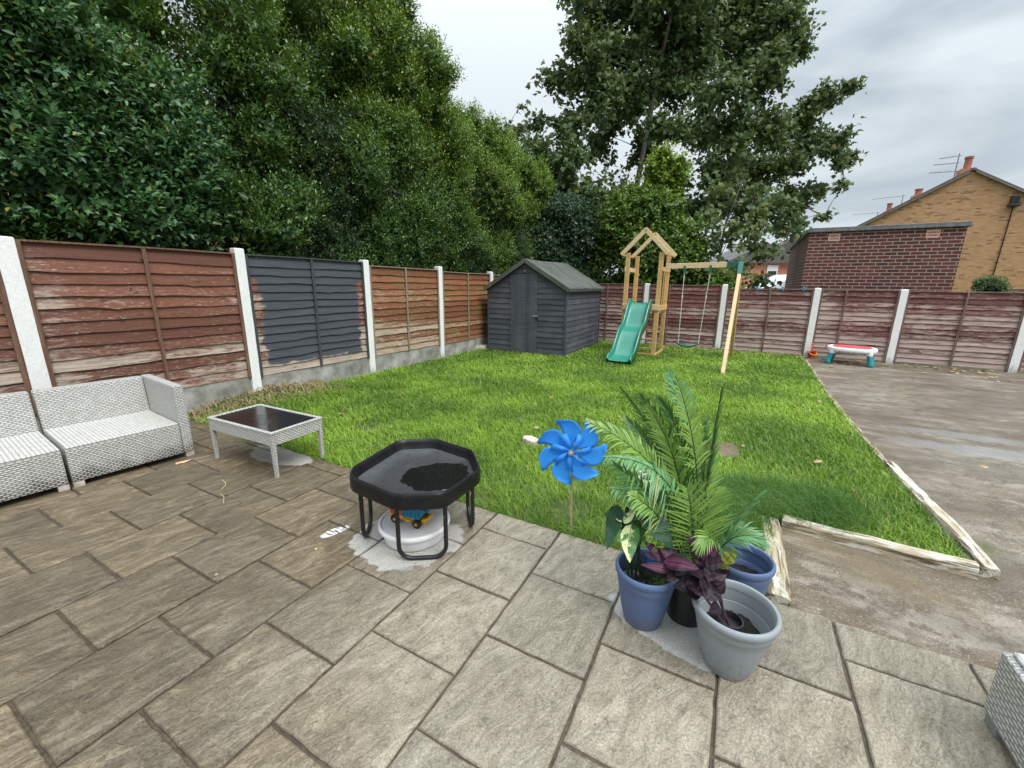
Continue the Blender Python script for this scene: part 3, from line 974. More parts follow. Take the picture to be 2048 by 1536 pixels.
va, fa = blades(620000, (-4.4, 6.7, 1.6, 12.7), (0.040, 0.100), 0.0046, MAT['grass'], 'lawn_grass', lawn_dens, lean=0.75)
tag(np_mesh('lawn_grass', va, fa, MAT['grass']), 'short green grass of the lawn', 'grass', kind='stuff')
# coarse dark tussocks leaning over the corner by the timbers
va, fa = blades(52000, (0.9, 2.9, 1.75, 3.5), (0.10, 0.21), 0.0034, MAT['tuft'], 'tuft', lambda x, y: np.clip(1.25 - np.hypot((x - 1.75) / 0.62, (y - 2.66) / 0.36), 0, 1) ** 0.6, lean=0.5, bias=(-0.35, -0.25), seed=5)
tag(np_mesh('coarse_grass', va, fa, MAT['tuft']), 'long dark coarse grass flopping behind the potted plants', 'grass', kind='stuff')
va, fa = blades(46000, (-4.3, 3.0, 1.6, 5.6), (0.07, 0.14), 0.0036, MAT['grass'], 'edge',
                lambda x, y: np.clip(1 - np.abs((x * SN.x + y * SN.y) - 2.25) / 0.10, 0, 1) * (x > -2.9), lean=0.8, bias=(-0.1, -0.35), seed=9,
                poly=[(a[0], a[1]) for a in LAWN])
tag(np_mesh('edge_grass', va, fa, MAT['grass']), 'longer grass hanging over the patio edge', 'grass', kind='stuff')
# dry clippings and soil along the foot of the left fence
va, fa = blades(16000, (-4.3, -1.4, 4.2, 7.6), (0.05, 0.12), 0.004, MAT['straw'], 'straw',
                lambda x, y: (((x - LF_P.x) * LF_D.y - (y - LF_P.y) * LF_D.x) < 0.62) * (((x - LF_P.x) * LF_D.x + (y - LF_P.y) * LF_D.y) < -1.0) * 0.55, lean=1.6, seed=12)
tag(np_mesh('dry_grass_clippings', va, fa, MAT['straw']), 'dry straw coloured clippings at the fence foot', 'clippings', kind='stuff')


def scatter_leaves(name, pts, size, mat, seed, label, cat):
    g = np.random.default_rng(seed)
    n = len(pts)
    P = np.array(pts)
    a = g.uniform(0, 6.28, n); s = size * g.uniform(0.6, 1.4, n)
    dv = np.stack([np.cos(a), np.sin(a), g.uniform(-.1, .35, n)], 1); sv = np.stack([-np.sin(a), np.cos(a), g.uniform(-.25, .25, n)], 1)
    k = np.array([(0, -.5), (.42, -.28), (.3, .05), (.5, .25), (.12, .32), (0, .6), (-.14, .3), (-.48, .22), (-.28, .02), (-.4, -.3)])
    V = P[:, None] + dv[:, None] * (k[None, :, 1:2] * s[:, None, None]) + sv[:, None] * (k[None, :, 0:1] * s[:, None, None])
    V[:, :, 2] += 0.012 * np.abs(k[None, :, 0]) + 0.01
    F = np.arange(n * 10).reshape(n, 10)
    return tag(np_mesh(name, V.reshape(-1, 3), F, mat), label, cat, kind='stuff')


g = np.random.default_rng(3)
pts = []
for _ in range(230):
    t = g.uniform(-3.2, 3.0); dd = abs(g.normal(0, 0.55)) + 0.06
    p = RF_P + RF_D * t
    pts.append((p.x + RF_D.y * dd, p.y - RF_D.x * dd, 0.03 if t < -0.1 else -0.01))
for _ in range(26):
    pts.append((g.uniform(-2.0, 4.5), g.uniform(3.0, 9.0), 0.035))
pts = [p for p in pts if not in_poly(np.array([p[0]]), np.array([p[1]]), SHED_POLY)[0]]
scatter_leaves('fallen_leaves', pts, 0.058, MAT['leaf_litter'], 4, 'pale fallen leaves littering the far lawn and yard', 'fallen leaves')
pts = [(patio(g.uniform(-6, 2), g.uniform(0.9, 2.1), 0.0)) for _ in range(24)]
pts = [(p.x, p.y, -0.006) for p in pts]
scatter_leaves('leaf_scraps', pts, 0.016, MAT['leaf_litter'], 6, 'tiny pale leaf scraps on the damp slabs', 'leaf scraps')

# ---------------------------------------------------------------- stones in the lawn, leaves, twigs
def stone(name, label, c, rx, ry, a, h, mat, cat, seed, corners=9, z=0.0):
    r = random.Random(seed)
    per = []
    for k in range(corners * 3):
        t = 2 * math.pi * k / (corners * 3)
        e = 1 / max(abs(math.cos(t)) ** 3.2 + abs(math.sin(t)) ** 3.2, 1e-6) ** (1 / 3.2)
        per.append((math.cos(t) * e * rx * r.uniform(.92, 1.06), math.sin(t) * e * ry * r.uniform(.92, 1.06)))
    mbs = MB()
    mbs.rings([[(x, y, -0.03) for x, y in per], [(x, y, h - 0.008) for x, y in per], [(x * .93, y * .93, h + r.uniform(-.002, .002)) for x, y in per]], cap1=True)
    o = mbs.build(name, mat)
    o.location = (c[0], c[1], z); o.rotation_euler = (0, 0, a)
    return tag(o, label, cat)


stone('stepping_stone', 'pale stepping stone sunk in the lawn behind the palm', (1.19, 3.08), 0.17, 0.15, R(-25), 0.012, MAT['stone'], 'stepping stone', 1)
stone('stepping_stone', 'dark brown square paver set in the lawn right of the palm', (2.02, 3.74), 0.16, 0.20, R(-25), 0.016, MAT['brown_paver'], 'stepping stone', 2)
stone('garden_stone', 'pinkish pale stone lying in the grass left of the blue pinwheel', (0.19, 3.86), 0.085, 0.055, R(-50), 0.045, MAT['pale_stone'], 'stone', 3)
stone('garden_stone', 'broken slab of stone lying between the shed and the left fence', (-0.80, 9.95), 0.22, 0.16, R(20), 0.09, MAT['stone'], 'stone', 4)
stone('garden_stone', 'small brown stone on the concrete under the toy table', (6.92, 8.36), 0.04, 0.035, 0.3, 0.05, MAT['brown_paver'], 'stone', 5)
scat = MB()
scat.add([(-.055, -.01, .004), (-.03, -.022, .010), (0, -.017, .006), (.025, -.024, .012), (.055, -.006, .016), (.045, .014, .006), (.01, .012, .012), (-.02, .022, .008), (-.05, .012, .014)], [tuple(range(9))])
o = scat.build('fallen_leaf', MAT['peach_leaf'], solid=0.001); o.location = (-2.82, 3.30, 0.0); o.rotation_euler = (0, 0, R(50))
tag(o, 'peach coloured fallen leaf on the slab by the sofa end', 'fallen leaf')
tw = MB().tube([(-2.27, 2.98, .006), (-2.21, 2.93, .010), (-2.17, 2.88, .012), (-2.17, 2.83, .006)], 0.0032, 6)
o = tw.build('twig', MAT['stick'], origin=(-2.2, 2.9, 0)); tag(o, 'curved pale twig lying on the patio, the upper of two', 'twig')
tw = MB().tube([(-2.13, 2.76, .006), (-2.07, 2.71, .009), (-2.02, 2.63, .005)], 0.0028, 6)
o = tw.build('twig', MAT['stick'], origin=(-2.1, 2.7, 0)); tag(o, 'straight pale twig on the patio, the lower of two', 'twig')

# ---------------------------------------------------------------- timber edging
def timber(label, pts, w, h, seed, mat='timber'):
    r = random.Random(seed)
    a_ = math.atan2(pts[-1][1] - pts[0][1], pts[-1][0] - pts[0][0])
    rot_ = Matrix.Rotation(-a_, 4, 'Z')
    P = [rot_ @ Vector((x - pts[0][0], y - pts[0][1], 0)) for x, y in pts]
    fine = []
    for a, b in zip(P[:-1], P[1:]):
        for k in range(6):
            fine.append(a.lerp(b, k / 6))
    fine.append(P[-1])
    rings = []
    for i, p in enumerate(fine):
        d = (fine[min(i + 1, len(fine) - 1)] - fine[max(i - 1, 0)]).normalized()
        s = Vector((d.y, -d.x, 0))
        j = lambda a: r.uniform(-a, a)
        ww = w / 2 * r.uniform(.86, 1.08); hh = h * r.uniform(.82, 1.1)
        q = [(-ww, -.04), (ww, -.04), (ww + j(.005), hh * .72), (ww * .7 + j(.008), hh + j(.004)), (-.1 * ww, hh * 1.02 + j(.006)), (-ww * .7 + j(.008), hh + j(.004)), (-ww + j(.005), hh * .72)]
        e = Vector((j(.01), j(.01), 0)) if i in (0, len(fine) - 1) else Vector()
        rings.append([p + s * u + Vector((0, 0, v)) + e + d * j(.004) for u, v in q])
    mbt = MB().rings(rings, True, True)
    o = mbt.build('timber_edging', MAT[mat])
    o.location = (pts[0][0], pts[0][1], 0); o.rotation_euler = (0, 0, a_)
    return tag(o, label, 'timber edging', 'flaking white timbers edging the lawn')


timber('short flaking white timber beside the blue pot, pointing at the patio', [(1.345, 1.755), (1.735, 2.49)], 0.105, 0.035, 1)
timber('straight flaking white timber across the lawn point, nearest the patio', [(1.79, 2.455), (2.56, 1.985)], 0.075, 0.055, 2)
timber('rotten white timber along the yard, touching the lawn point', [(2.63, 1.96), (3.0, 2.72), (3.33, 3.40)], 0.085, 0.05, 3)
timber('weathered timber along the yard, middle of the long edge', [(3.36, 3.46), (3.87, 4.46), (4.45, 5.55)], 0.05, 0.022, 4, 'timber_brown')
timber('half buried pale timber along the yard, farthest from the patio', [(4.49, 5.62), (4.97, 6.46), (5.6, 7.55), (6.25, 8.7)], 0.045, 0.02, 5, 'timber_brown')


# ================================================================ FENCES
def fence_panel(P, D, s0, s1, z0, z1, nb, mat, frame_mat, label, seed, group, batten=0.5, endcap=True):
    r = random.Random(seed)
    w = s1 - s0
    root = thing('fence_panel', label, 'fence panel', (P + D * s0), ang(D), group)
    b = MB()
    pitch = (z1 - z0 - 0.03) / nb
    N = 30
    for j in range(nb):
        zb = z0 + j * pitch
        zt = zb + pitch * 1.28
        if j == nb - 1:
            zt = z1 - 0.012
        ph = [r.uniform(0, 6.28) for _ in range(4)]
        am = r.uniform(.35, 1.2) * 0.0075
        kn = [(r.uniform(0, w), r.uniform(.02, .05), r.uniform(-.014, .012)) for _ in range(r.randint(0, 2))]
        tl = r.uniform(-.006, .006)
        bow = r.uniform(0.0, 0.006)
        rows = [[], [], [], []]
        for i in range(N + 1):
            x = w * i / N
            wv = am * (math.sin(x * 3.1 + ph[0]) + .7 * math.sin(x * 7.3 + ph[1]) + .45 * math.sin(x * 15 + ph[2]))
            for kx, ks, ka in kn:
                wv += ka * math.exp(-((x - kx) / ks) ** 2)
            wv += tl * (x / w - .5) * 2
            if j == 0:
                wv *= 0.2
            y = -0.034 - bow * math.sin(x * 2.2 + ph[3])
            rows[0].append((x, -0.004, zb + wv)); rows[1].append((x, y, zb + wv)); rows[2].append((x, (y - 0.007) / 2, (zb + zt) / 2)); rows[3].append((x, -0.005, zt))
        b.grid(rows)
        b.grid([[(x, 0.004, z) for (x, _, z) in rows[3]], [(x, 0.004, z) for (x, _, z) in rows[0]]])
    bo = b.build('boards', mat, root)
    for bx, bw in ((0.018, .036), (w * batten, .034), (w - 0.018, .036)):
        f = MB().box(bx - bw / 2, bx + bw / 2, -0.056, -0.036, z0 - 0.01, z1 - 0.014)
        f.build('batten', frame_mat, root, bevel=0.003)
        f = MB().box(bx - bw / 2, bx + bw / 2, 0.006, 0.022, z0 - 0.01, z1 - 0.014)
        f.build('batten', frame_mat, root)
    c = MB()
    rr = []
    for i in range(13):
        x = w * i / 12
        dz = 0.004 * math.sin(x * 2.1 + seed)
        rr.append([(x, -0.046, z1 - 0.012 + dz), (x, 0.020, z1 - 0.012 + dz), (x, 0.020, z1 + 0.006 + dz), (x, -0.046, z1 + 0.004 + dz)])
    c.rings(rr, True, True)
    c.build('capping_rail', frame_mat, root)
    return root


def post(P, D, s, z0, z1, label, group, w=0.10):
    p = P + D * s; w *= 1.08
    r = random.Random(round(s * 100))
    b = MB()
    h = w / 2
    N = 10
    rings = []
    for i in range(N + 1):
        z = z0 + (z1 - 0.012 - z0) * i / N
        e = lambda: r.uniform(-.0018, .0018)
        rings.append([(-h + e(), -h + e(), z), (h + e(), -h + e(), z), (h + e(), h + e(), z), (-h + e(), h + e(), z)])
    rings.append([(-h * .86, -h * .86, z1), (h * .86, -h * .86, z1 - .004), (h * .86, h * .86, z1), (-h * .86, h * .86, z1)])
    b.rings(rings, False, True)
    o = b.build('concrete_post', MAT['post'], bevel=0.003)
    o.location = (p.x, p.y, 0); o.rotation_euler = (0, 0, ang(D))
    return tag(o, label, 'fence post', group)


WARM = dict(paint=(0.120, 0.043, 0.026), paint2=(0.185, 0.074, 0.044), worn=(0.44, 0.365, 0.30))
ORNG = dict(paint=(0.165, 0.058, 0.024), paint2=(0.245, 0.108, 0.050), worn=(0.44, 0.35, 0.26))
MAROON = dict(paint=(0.105, 0.033, 0.027), paint2=(0.170, 0.060, 0.048), worn=(0.46, 0.355, 0.315))
FR_W = m_wood('weathered_batten', (0.105, 0.045, 0.026), (0.20, 0.12, 0.075), 0.8, (60, 60, 3), False)
FR_G = m_wood('grey_batten', (0.19, 0.145, 0.10), (0.30, 0.25, 0.18), 0.85, (60, 60, 3), False)
FR_C = m_wood('charcoal_batten', (0.040, 0.041, 0.048), (0.062, 0.064, 0.074), 0.6, (60, 60, 3), False)
FR_M = m_wood('maroon_batten', (0.12, 0.055, 0.045), (0.24, 0.17, 0.145), 0.85, (60, 60, 3), False)
GL, GP = 'waney lap panels of the left fence', 'white concrete posts of the left fence'
fence_panel(LF_P, LF_D, -5.74, -3.93, 0.32, 1.66, 13, m_fence('stain_a', z0=.32, z1=1.66, wear=-.02, seed=1, **WARM), FR_W, 'red brown fence panel behind the sofa, cut off by the photo edge', 11, GL)
fence_panel(LF_P, LF_D, -3.805, -2.015, 0.31, 1.86, 13, m_fence('stain_b', z0=.31, z1=1.86, wear=-.045, low=.14, w=1.79, side=.13, seed=2, **WARM), FR_W, 'red brown fence panel above the sofa, flaking at its left edge', 12, GL, 0.50)
fence_panel(LF_P, LF_D, -1.90, -0.055, 0.29, 1.855, 14, m_fence('stain_c', z0=.29, z1=1.855, wear=-.02, w=1.845, charcoal=True, seed=3, **WARM), FR_C, 'fence panel overpainted charcoal with brown edges left bare', 13, GL, 0.50)
fence_panel(LF_P, LF_D, 0.06, 1.825, 0.285, 1.80, 13, m_fence('stain_d', z0=.285, z1=1.80, wear=-.035, low=.20, side=.06, green=.25, seed=4, **ORNG), FR_G, 'orange brown fence panel next to the charcoal one, pale at its foot', 14, GL, 0.48)
fence_panel(LF_P, LF_D, 1.94, 3.74, 0.27, 1.765, 13, m_fence('stain_e', z0=.27, z1=1.765, wear=-.045, low=.06, green=.5, seed=5, **ORNG), FR_G, 'orange brown fence panel beside the shed', 15, GL, 0.50)
fence_panel(LF_P, LF_D, 3.86, 6.35, 0.25, 1.75, 13, m_fence('stain_f', z0=.25, z1=1.75, wear=-.05, seed=6, **ORNG), FR_G, 'fence panel hidden between the shed and the corner', 16, GL, 0.5)
post(LF_P, LF_D, -3.865, -0.2, 1.88, 'tall white post behind the sofa', GP, 0.115)
post(LF_P, LF_D, -1.958, 0.0, 1.925, 'white post between the red brown and the charcoal panel', GP, 0.105)
post(LF_P, LF_D, 0.0, -0.2, 1.89, 'white post between the charcoal and the orange panel', GP, 0.105)
post(LF_P, LF_D, 1.883, -0.2, 1.865, 'white post between the two orange brown panels', GP, 0.105)
post(LF_P, LF_D, 3.80, -0.2, 1.82, 'white post half hidden behind the shed eaves', GP, 0.105)
GB = 'concrete gravel boards under the left fence'
for (a, b_, zt, lb) in ((-5.74, -3.93, .31, 'grey concrete gravel board behind the sofa back'), (-3.805, -2.012, .31, 'grey concrete gravel board between the sofa arm and the second post'), (-1.903, -.053, .285, 'grey concrete gravel board under the charcoal panel'),
                    (.053, 1.83, .28, 'grey concrete gravel board under the first orange panel'), (1.936, 3.747, .262, 'grey concrete gravel board leading to the shed'), (3.853, 6.35, .25, 'gravel board behind the shed')):
    o = MB().box(0, b_ - a, -0.024, 0.024, -0.15, zt).build('gravel_board', MAT['gravel'], bevel=0.006)
    p = LF_P + LF_D * a
    o.location = (p.x, p.y, 0); o.rotation_euler = (0, 0, LF_A)
    tag(o, lb, 'gravel board', GB)

GL, GP = 'waney lap panels of the back fence', 'white concrete posts of the back fence'
fence_panel(RF_P, RF_D, -6.6, -3.71, 0.03, 1.57, 15, m_fence('stain_g', z0=.03, z1=1.57, wear=0.100, low=0.099, seed=7, **MAROON), FR_M, 'maroon fence panel between the shed and the slide', 21, GL, 0.66)
fence_panel(RF_P, RF_D, -3.595, -1.89, 0.03, 1.555, 15, m_fence('stain_h', z0=.03, z1=1.555, wear=0.050, low=0.081, w=1.7, seed=8, **MAROON), FR_M, 'maroon fence panel behind the swing, least faded', 22, GL, 0.30)
fence_panel(RF_P, RF_D, -1.775, -.06, 0.03, 1.478, 14, m_fence('stain_i', z0=.03, z1=1.478, wear=0.160, low=0.054, seed=9, **MAROON), FR_M, 'faded maroon fence panel carrying blue pegs', 23, GL, 0.52)
fence_panel(RF_P, RF_D, .06, 1.385, 0.03, 1.48, 14, m_fence('stain_j', z0=.03, z1=1.48, wear=0.130, low=0.090, w=1.33, side=.12, seed=10, **MAROON), FR_M, 'faded maroon fence panel behind the toy table', 24, GL, 0.34)
fence_panel(RF_P, RF_D, 1.505, 3.19, 0.03, 1.47, 14, m_fence('stain_k', z0=.03, z1=1.47, wear=0.120, low=0.117, seed=11, **MAROON), FR_M, 'maroon fence panel right of the toy table, pink at its foot', 25, GL, 0.52)
fence_panel(RF_P, RF_D, 3.31, 5.1, 0.03, 1.46, 14, m_fence('stain_l', z0=.03, z1=1.46, wear=0.100, low=0.090, seed=12, **MAROON), FR_M, 'maroon fence panel at the right edge of the photo', 26, GL, 0.5)
post(RF_P, RF_D, -3.655, -.2, 1.585, 'white post seen through the climbing frame', GP, 0.105)
post(RF_P, RF_D, -1.832, -.2, 1.575, 'white post right of the swing seat', GP, 0.105)
post(RF_P, RF_D, 0.0, -.2, 1.515, 'white post behind the toy bucket', GP, 0.11)
post(RF_P, RF_D, 1.445, -.2, 1.505, 'white post right of the toy table', GP, 0.11)
post(RF_P, RF_D, 3.25, -.2, 1.49, 'white post at the right edge of the yard', GP, 0.115)


def peg(s, label):
    p = RF_P + RF_D * s
    t = thing('clothes_peg', label, 'clothes peg', (p.x, p.y, 1.478), RF_A + R(8), 'blue pegs clipped along the fence top')
    for sy in (-1, 1):
        b = MB().prism([(-.012, -.035), (.012, -.035), (.016, .01), (.012, .06), (-.012, .06), (-.016, .01)], sy * .034 - .006, sy * .034 + .006)
        b.build('jaw', MAT['peg_blue'], t, bevel=.002)
    MB().tube([(0, -.036, .018), (0, .036, .018)], .009, 8).build('spring', MAT['steel'], t)


peg(-1.16, 'blue clothes peg on the fence, leftmost, nearest the swing leg')
peg(-0.66, 'blue clothes peg on the fence top, middle of three')
peg(-0.257, 'blue clothes peg on the fence top beside the white post')


# ================================================================ SHED
def build_shed():
    W, Dp, E, A = 1.9, 2.42, 1.46, 2.03
    root = thing('garden_shed', 'charcoal painted wooden shed with a felt roof in the lawn corner', 'shed', (SHED_O[0], SHED_O[1], 0), SHED_A)
    # local frame: x to the right along the front (front right corner at 0), y back, z up
    xm = -W / 2
    roof_z = lambda x: E + (A - E) * (1 - abs(x - xm) / (W / 2))

    def boards(mbx, x0, x1, y, zlo, zhi_f, seed, axis='x', sgn=-1):
        r = random.Random(seed)
        pitch = 0.118
        z = zlo
        while True:
            zt = z + pitch * 1.0
            N = 14
            rows = [[], [], [], []]
            ph = r.uniform(0, 6)
            any_ = False
            for i in range(N + 1):
                u = x0 + (x1 - x0) * i / N
                lim = zhi_f(u)
                wv = 0.0025 * math.sin(u * 5 + ph) + 0.0015 * math.sin(u * 13 + ph * 2)
                zb_ = min(z + wv, lim); zt_ = min(zt + 0.004, lim)
                if zt_ - zb_ > 0.004:
                    any_ = True
                o0, o1, o2 = y, y + sgn * 0.019, y + sgn * 0.004
                f = (lambda off, zz: (u, off, zz)) if axis == 'x' else (lambda off, zz: (off, u, zz))
                rows[0].append(f(o0, zb_)); rows[1].append(f(o1, zb_)); rows[2].append(f((o1 + o2) / 2, (zb_ + zt_) / 2)); rows[3].append(f(o2, zt_))
            if not any_:
                break
            mbx.grid(rows)
            z += pitch
            if z > 2.2:
                break

    DX0, DX1 = -1.33, -0.655
    b = MB()
    lim = lambda u: roof_z(u) - 0.01
    boards(b, -W, DX0, 0.0, 0.05, lim, 1)
    boards(b, DX1, 0.0, 0.0, 0.05, lim, 2)
    boards(b, DX0, DX1, 0.0, 1.762, lim, 3)
    b.build('front_wall', MAT['shed'], root)
    b = MB(); boards(b, 0.0, Dp, 0.0, 0.05, lambda u: E, 4, axis='y', sgn=1)
    b.build('side_wall', MAT['shed'], root)
    b = MB(); boards(b, 0.0, Dp, -W, 0.05, lambda u: E, 5, axis='y', sgn=-1)
    b.build('side_wall', MAT['shed'], root)
    b = MB(); boards(b, -W, 0.0, Dp, 0.05, lim, 6, sgn=1)
    b.build('back_wall', MAT['shed'], root)
    fl = MB().box(-W + .01, -.01, 0.01, Dp - .01, -0.03, 0.055)
    fl.build('floor_joists', MAT['timber'], root)
    core = MB().prism([(-W + .03, 0.06), (-.03, 0.06), (-.03, E - .05), (xm, A - .06), (-W + .03, E - .05)], 0.03, Dp - .03)
    core.build('lining', MAT['shed'], root)
    for (cx, cy) in ((0.006, -0.006), (-W - 0.006, -0.006), (0.006, Dp + .006), (-W - 0.006, Dp + .006)):
        MB().box(cx - .022, cx + .022, cy - .022, cy + .022, 0.02, E - .005).build('corner_strip', MAT['shed'], root, bevel=.003)
    # door of upright boards
    d = MB()
    n = 7
    for i in range(n):
        a = DX0 + .004 + (DX1 - DX0 - .008) * i / n; e = DX0 + .004 + (DX1 - DX0 - .008) * (i + 1) / n
        g = .0025
        d.add([(a + g, -.030, .0), (a, -.026, .0), (e, -.026, .0), (e - g, -.030, .0), (a + g, -.030, 1.752), (a, -.026, 1.752), (e, -.026, 1.752), (e - g, -.030, 1.752)],
              [(0, 4, 5, 1), (3, 0, 1, 2), (0, 3, 7, 4), (3, 2, 6, 7), (4, 7, 6, 5)])
    d.box(DX0 + .004, DX1 - .004, -.0255, -.004, .0, 1.752)
    door = d.build('door', MAT['shed'], root)
    hs = MB().box(DX1 - .115, DX1 + .035, -.040, -.0315, .835, .868); hs.tube([(DX1 - .005, -.045, .852), (DX1 + .005, -.066, .852), (DX1 + .016, -.045, .852)], .006, 8)
    hs.build('hasp', MAT['steel'], door, bevel=.002)
    pl = MB().box(DX1 - .018, DX1 + .030, -.078, -.052, .765, .822); pl.tube([(DX1 - .008, -.064, .822), (DX1 - .006, -.064, .846), (DX1 + .006, -.064, .856), (DX1 + .018, -.064, .846), (DX1 + .020, -.064, .822)], .005, 8)
    pl.build('padlock', MAT['black_metal'], door, bevel=.006)
    MB().lathe([(.0, -.004), (.016, -.004), (.022, .006), (.0, .012)], 12).build('badge', MAT['white_plastic'], root).location = (xm - .02, -.028, 1.81)
    # felted roof, sagging between the rafters
    r = random.Random(9)
    for side in (-1, 1):
        rows = []
        NU, NV = 18, 14
        for i in range(NU + 1):
            yy = -0.085 + (Dp + 0.17) * i / NU
            row = []
            for k in range(NV + 1):
                t = k / NV
                xx = xm + side * (W / 2 + 0.09) * t
                zz = A + .035 - (A - E) * (W / 2 + 0.09) / (W / 2) * t
                sag = -0.020 * math.sin(math.pi * min(t * 1.02, 1)) * (0.5 + .5 * math.sin(yy * 6.2 + 1)) - .012 * math.sin(t * 9 + yy * 2.3)
                if 0.03 < i / NU < 0.97:
                    zz += sag
                if k == NV:
                    zz += -.012 + 0.010 * math.sin(yy * 8)
                row.append((xx, yy, zz))
            rows.append(row)
        top = MB().grid(rows if side > 0 else [rw[::-1] for rw in rows])
        o = top.build('roof_felt', MAT['felt'], root, smooth=True, solid=0.014)
    # felt turned down over the barge boards, and the boards themselves
    for yy in (-.088, Dp + .088):
        for side in (-1, 1):
            p0 = Vector((xm, yy, A + .002)); p1 = Vector((xm + side * (W / 2 + .085), yy, A + .002 - (A - E) * (W / 2 + .085) / (W / 2)))
            MB().bar(p0, p1, .016, .085, side=(0, 1, 0)).build('barge_board', MAT['felt'], root, bevel=.003)
    for side in (-1, 1):
        x = xm + side * (W / 2 + .075)
        MB().box(x - .012, x + .012, -.06, Dp + .06, E - .075, E - .012).build('eaves_board', MAT['shed'], root, bevel=.003)
    return root


build_shed()


# ================================================================ NEIGHBOURING BUILDINGS
def garage():
    root = thing('brick_garage', 'dark red brick garage with a flat roof behind the back fence', 'garage', (7.172, 10.6, 0), RF_A)
    W, Dp, Hh = 2.735, 5.6, 2.81
    MB().box(0, W, 0, Dp, -.1, Hh).build('wall', MAT['brick_dark'], root, uv=True)
    rf = MB().box(-.05, W + .06, -.06, Dp + .06, Hh + .0, Hh + .045); rf.box(-.035, W + .04, -.04, Dp + .04, Hh + .045, Hh + .10)
    rf.build('flat_roof', MAT['coping'], root, bevel=.008)
    for sx in (.485, 2.215):
        a = MB().box(sx - .112, sx + .112, -.006, .02, 2.60, 2.77)
        ab = a.build('air_brick', MAT['air_brick'], root, bevel=.003)
        h = MB()
        for rz in (2.655, 2.715):
            for k in range(9):
                x = sx - .08 + k * .02
                zz = rz + (.008 if k % 2 else -.008)
                h.add([(x - .012, -.0085, zz), (x, -.0085, zz - .015), (x + .012, -.0085, zz), (x, -.0085, zz + .015)], [(0, 1, 2, 3)])
        h.build('vent_hole', MAT['dark_gap'], ab)


garage()


def aerial(root, p, arms, mast, name='tv_aerial'):
    a = MB().tube([p, p + Vector((0, 0, mast))], .022, 6)
    for (z, L, off) in arms:
        q = p + Vector((0, 0, z))
        a.tube([q + Vector((.12, 0, 0)), q + Vector((-L, 0, off))], .016, 6)
        for k in range(5):
            t = -L * (.2 + .18 * k)
            a.tube([q + Vector((t, -.16, off * (.2 + .18 * k))), q + Vector((t, .16, off * (.2 + .18 * k)))], .010, 5)
    a.build('aerial', MAT['aerial'], root)


def terrace():
    root = thing('terraced_house', 'buff brick house gable with chimneys and aerials beyond the garage', 'house', (22.222, 22.0, 0), RF_A)
    Hw, Ap, sl = 4.7, 7.12, 0.60
    ev = Ap - Hw * sl
    Dp = 34.0
    MB().prism([(-Hw, -.1), (Hw, -.1), (Hw, ev), (0, Ap), (-Hw, ev)], 0, Dp).build('wall', MAT['brick_yellow'], root, uv=True)
    rf = MB()
    for s in (-1, 1):
        a = (0, Ap + .03); b = (s * (Hw + .25), Ap + .03 - (Hw + .25) * sl)
        t = .10
        rf.prism([a, b, (b[0], b[1] + t), (0, Ap + .03 + t)] if s > 0 else [b, a, (0, Ap + .03 + t), (b[0], b[1] + t)], -.10, Dp)
    rf.build('roof', MAT['slate'], root)
    for s in (-1, 1):
        p0 = Vector((s * .12, -.12, Ap - .075)); p1 = Vector((s * (Hw + .2), -.12, Ap + .0 - (Hw + .2) * sl))
        MB().bar(p0, p1, .10, .055, side=(0, 1, 0)).build('verge', MAT['verge'], root)
    for k, (dy, w_, h_) in enumerate(((.75, .34, .58), (7.75, .42, .40), (14.3, .36, .60))):
        st = MB().box(-.28, .28, dy - .3, dy + .3, Ap - .2, Ap + .22)
        ch = st.build('chimney', MAT['brick_orange'], root, uv=True)
        MB().lathe([(w_ * .5, 0), (w_ * .44, .05), (w_ * .42, h_ * .8), (w_ * .5, h_ * .84), (w_ * .5, h_), (w_ * .3, h_)], 14, (0, dy, Ap + .22), True).build('chimney_pot', MAT['terracotta'], ch, smooth=True)
    aerial(root, Vector((-.55, .2, Ap - .32)), ((1.10, .70, -.05), (.78, .88, .0), (.40, .98, .03)), 1.2)
    aerial(root, Vector((-.5, 8.8, Ap - .1)), ((.55, 1.6, -.1),), .6)
    aerial(root, Vector((-.4, 15.6, Ap - .1)), ((.45, 1.6, -.05),), .5)
    lm = MB().box(1.55, 1.85, -.16, -.02, 5.45, 5.85); lm.box(1.5, 1.9, -.28, -.02, 5.36, 5.45)
    lm.build('flood_light', MAT['black_metal'], root, bevel=.02)
    MB().tube([(1.72, -.03, 5.35), (1.70, -.03, 3.6), (1.66, -.03, 1.75), (1.72, -.03, 1.58), (2.6, -.03, 1.55), (4.5, -.03, 1.55)], .022, 6).build('cable', MAT['black_metal'], root)
    MB().box(-.22, .16, -.005, .03, 6.35, 6.47).build('vent_brick', MAT['brick_orange'], root)


terrace()


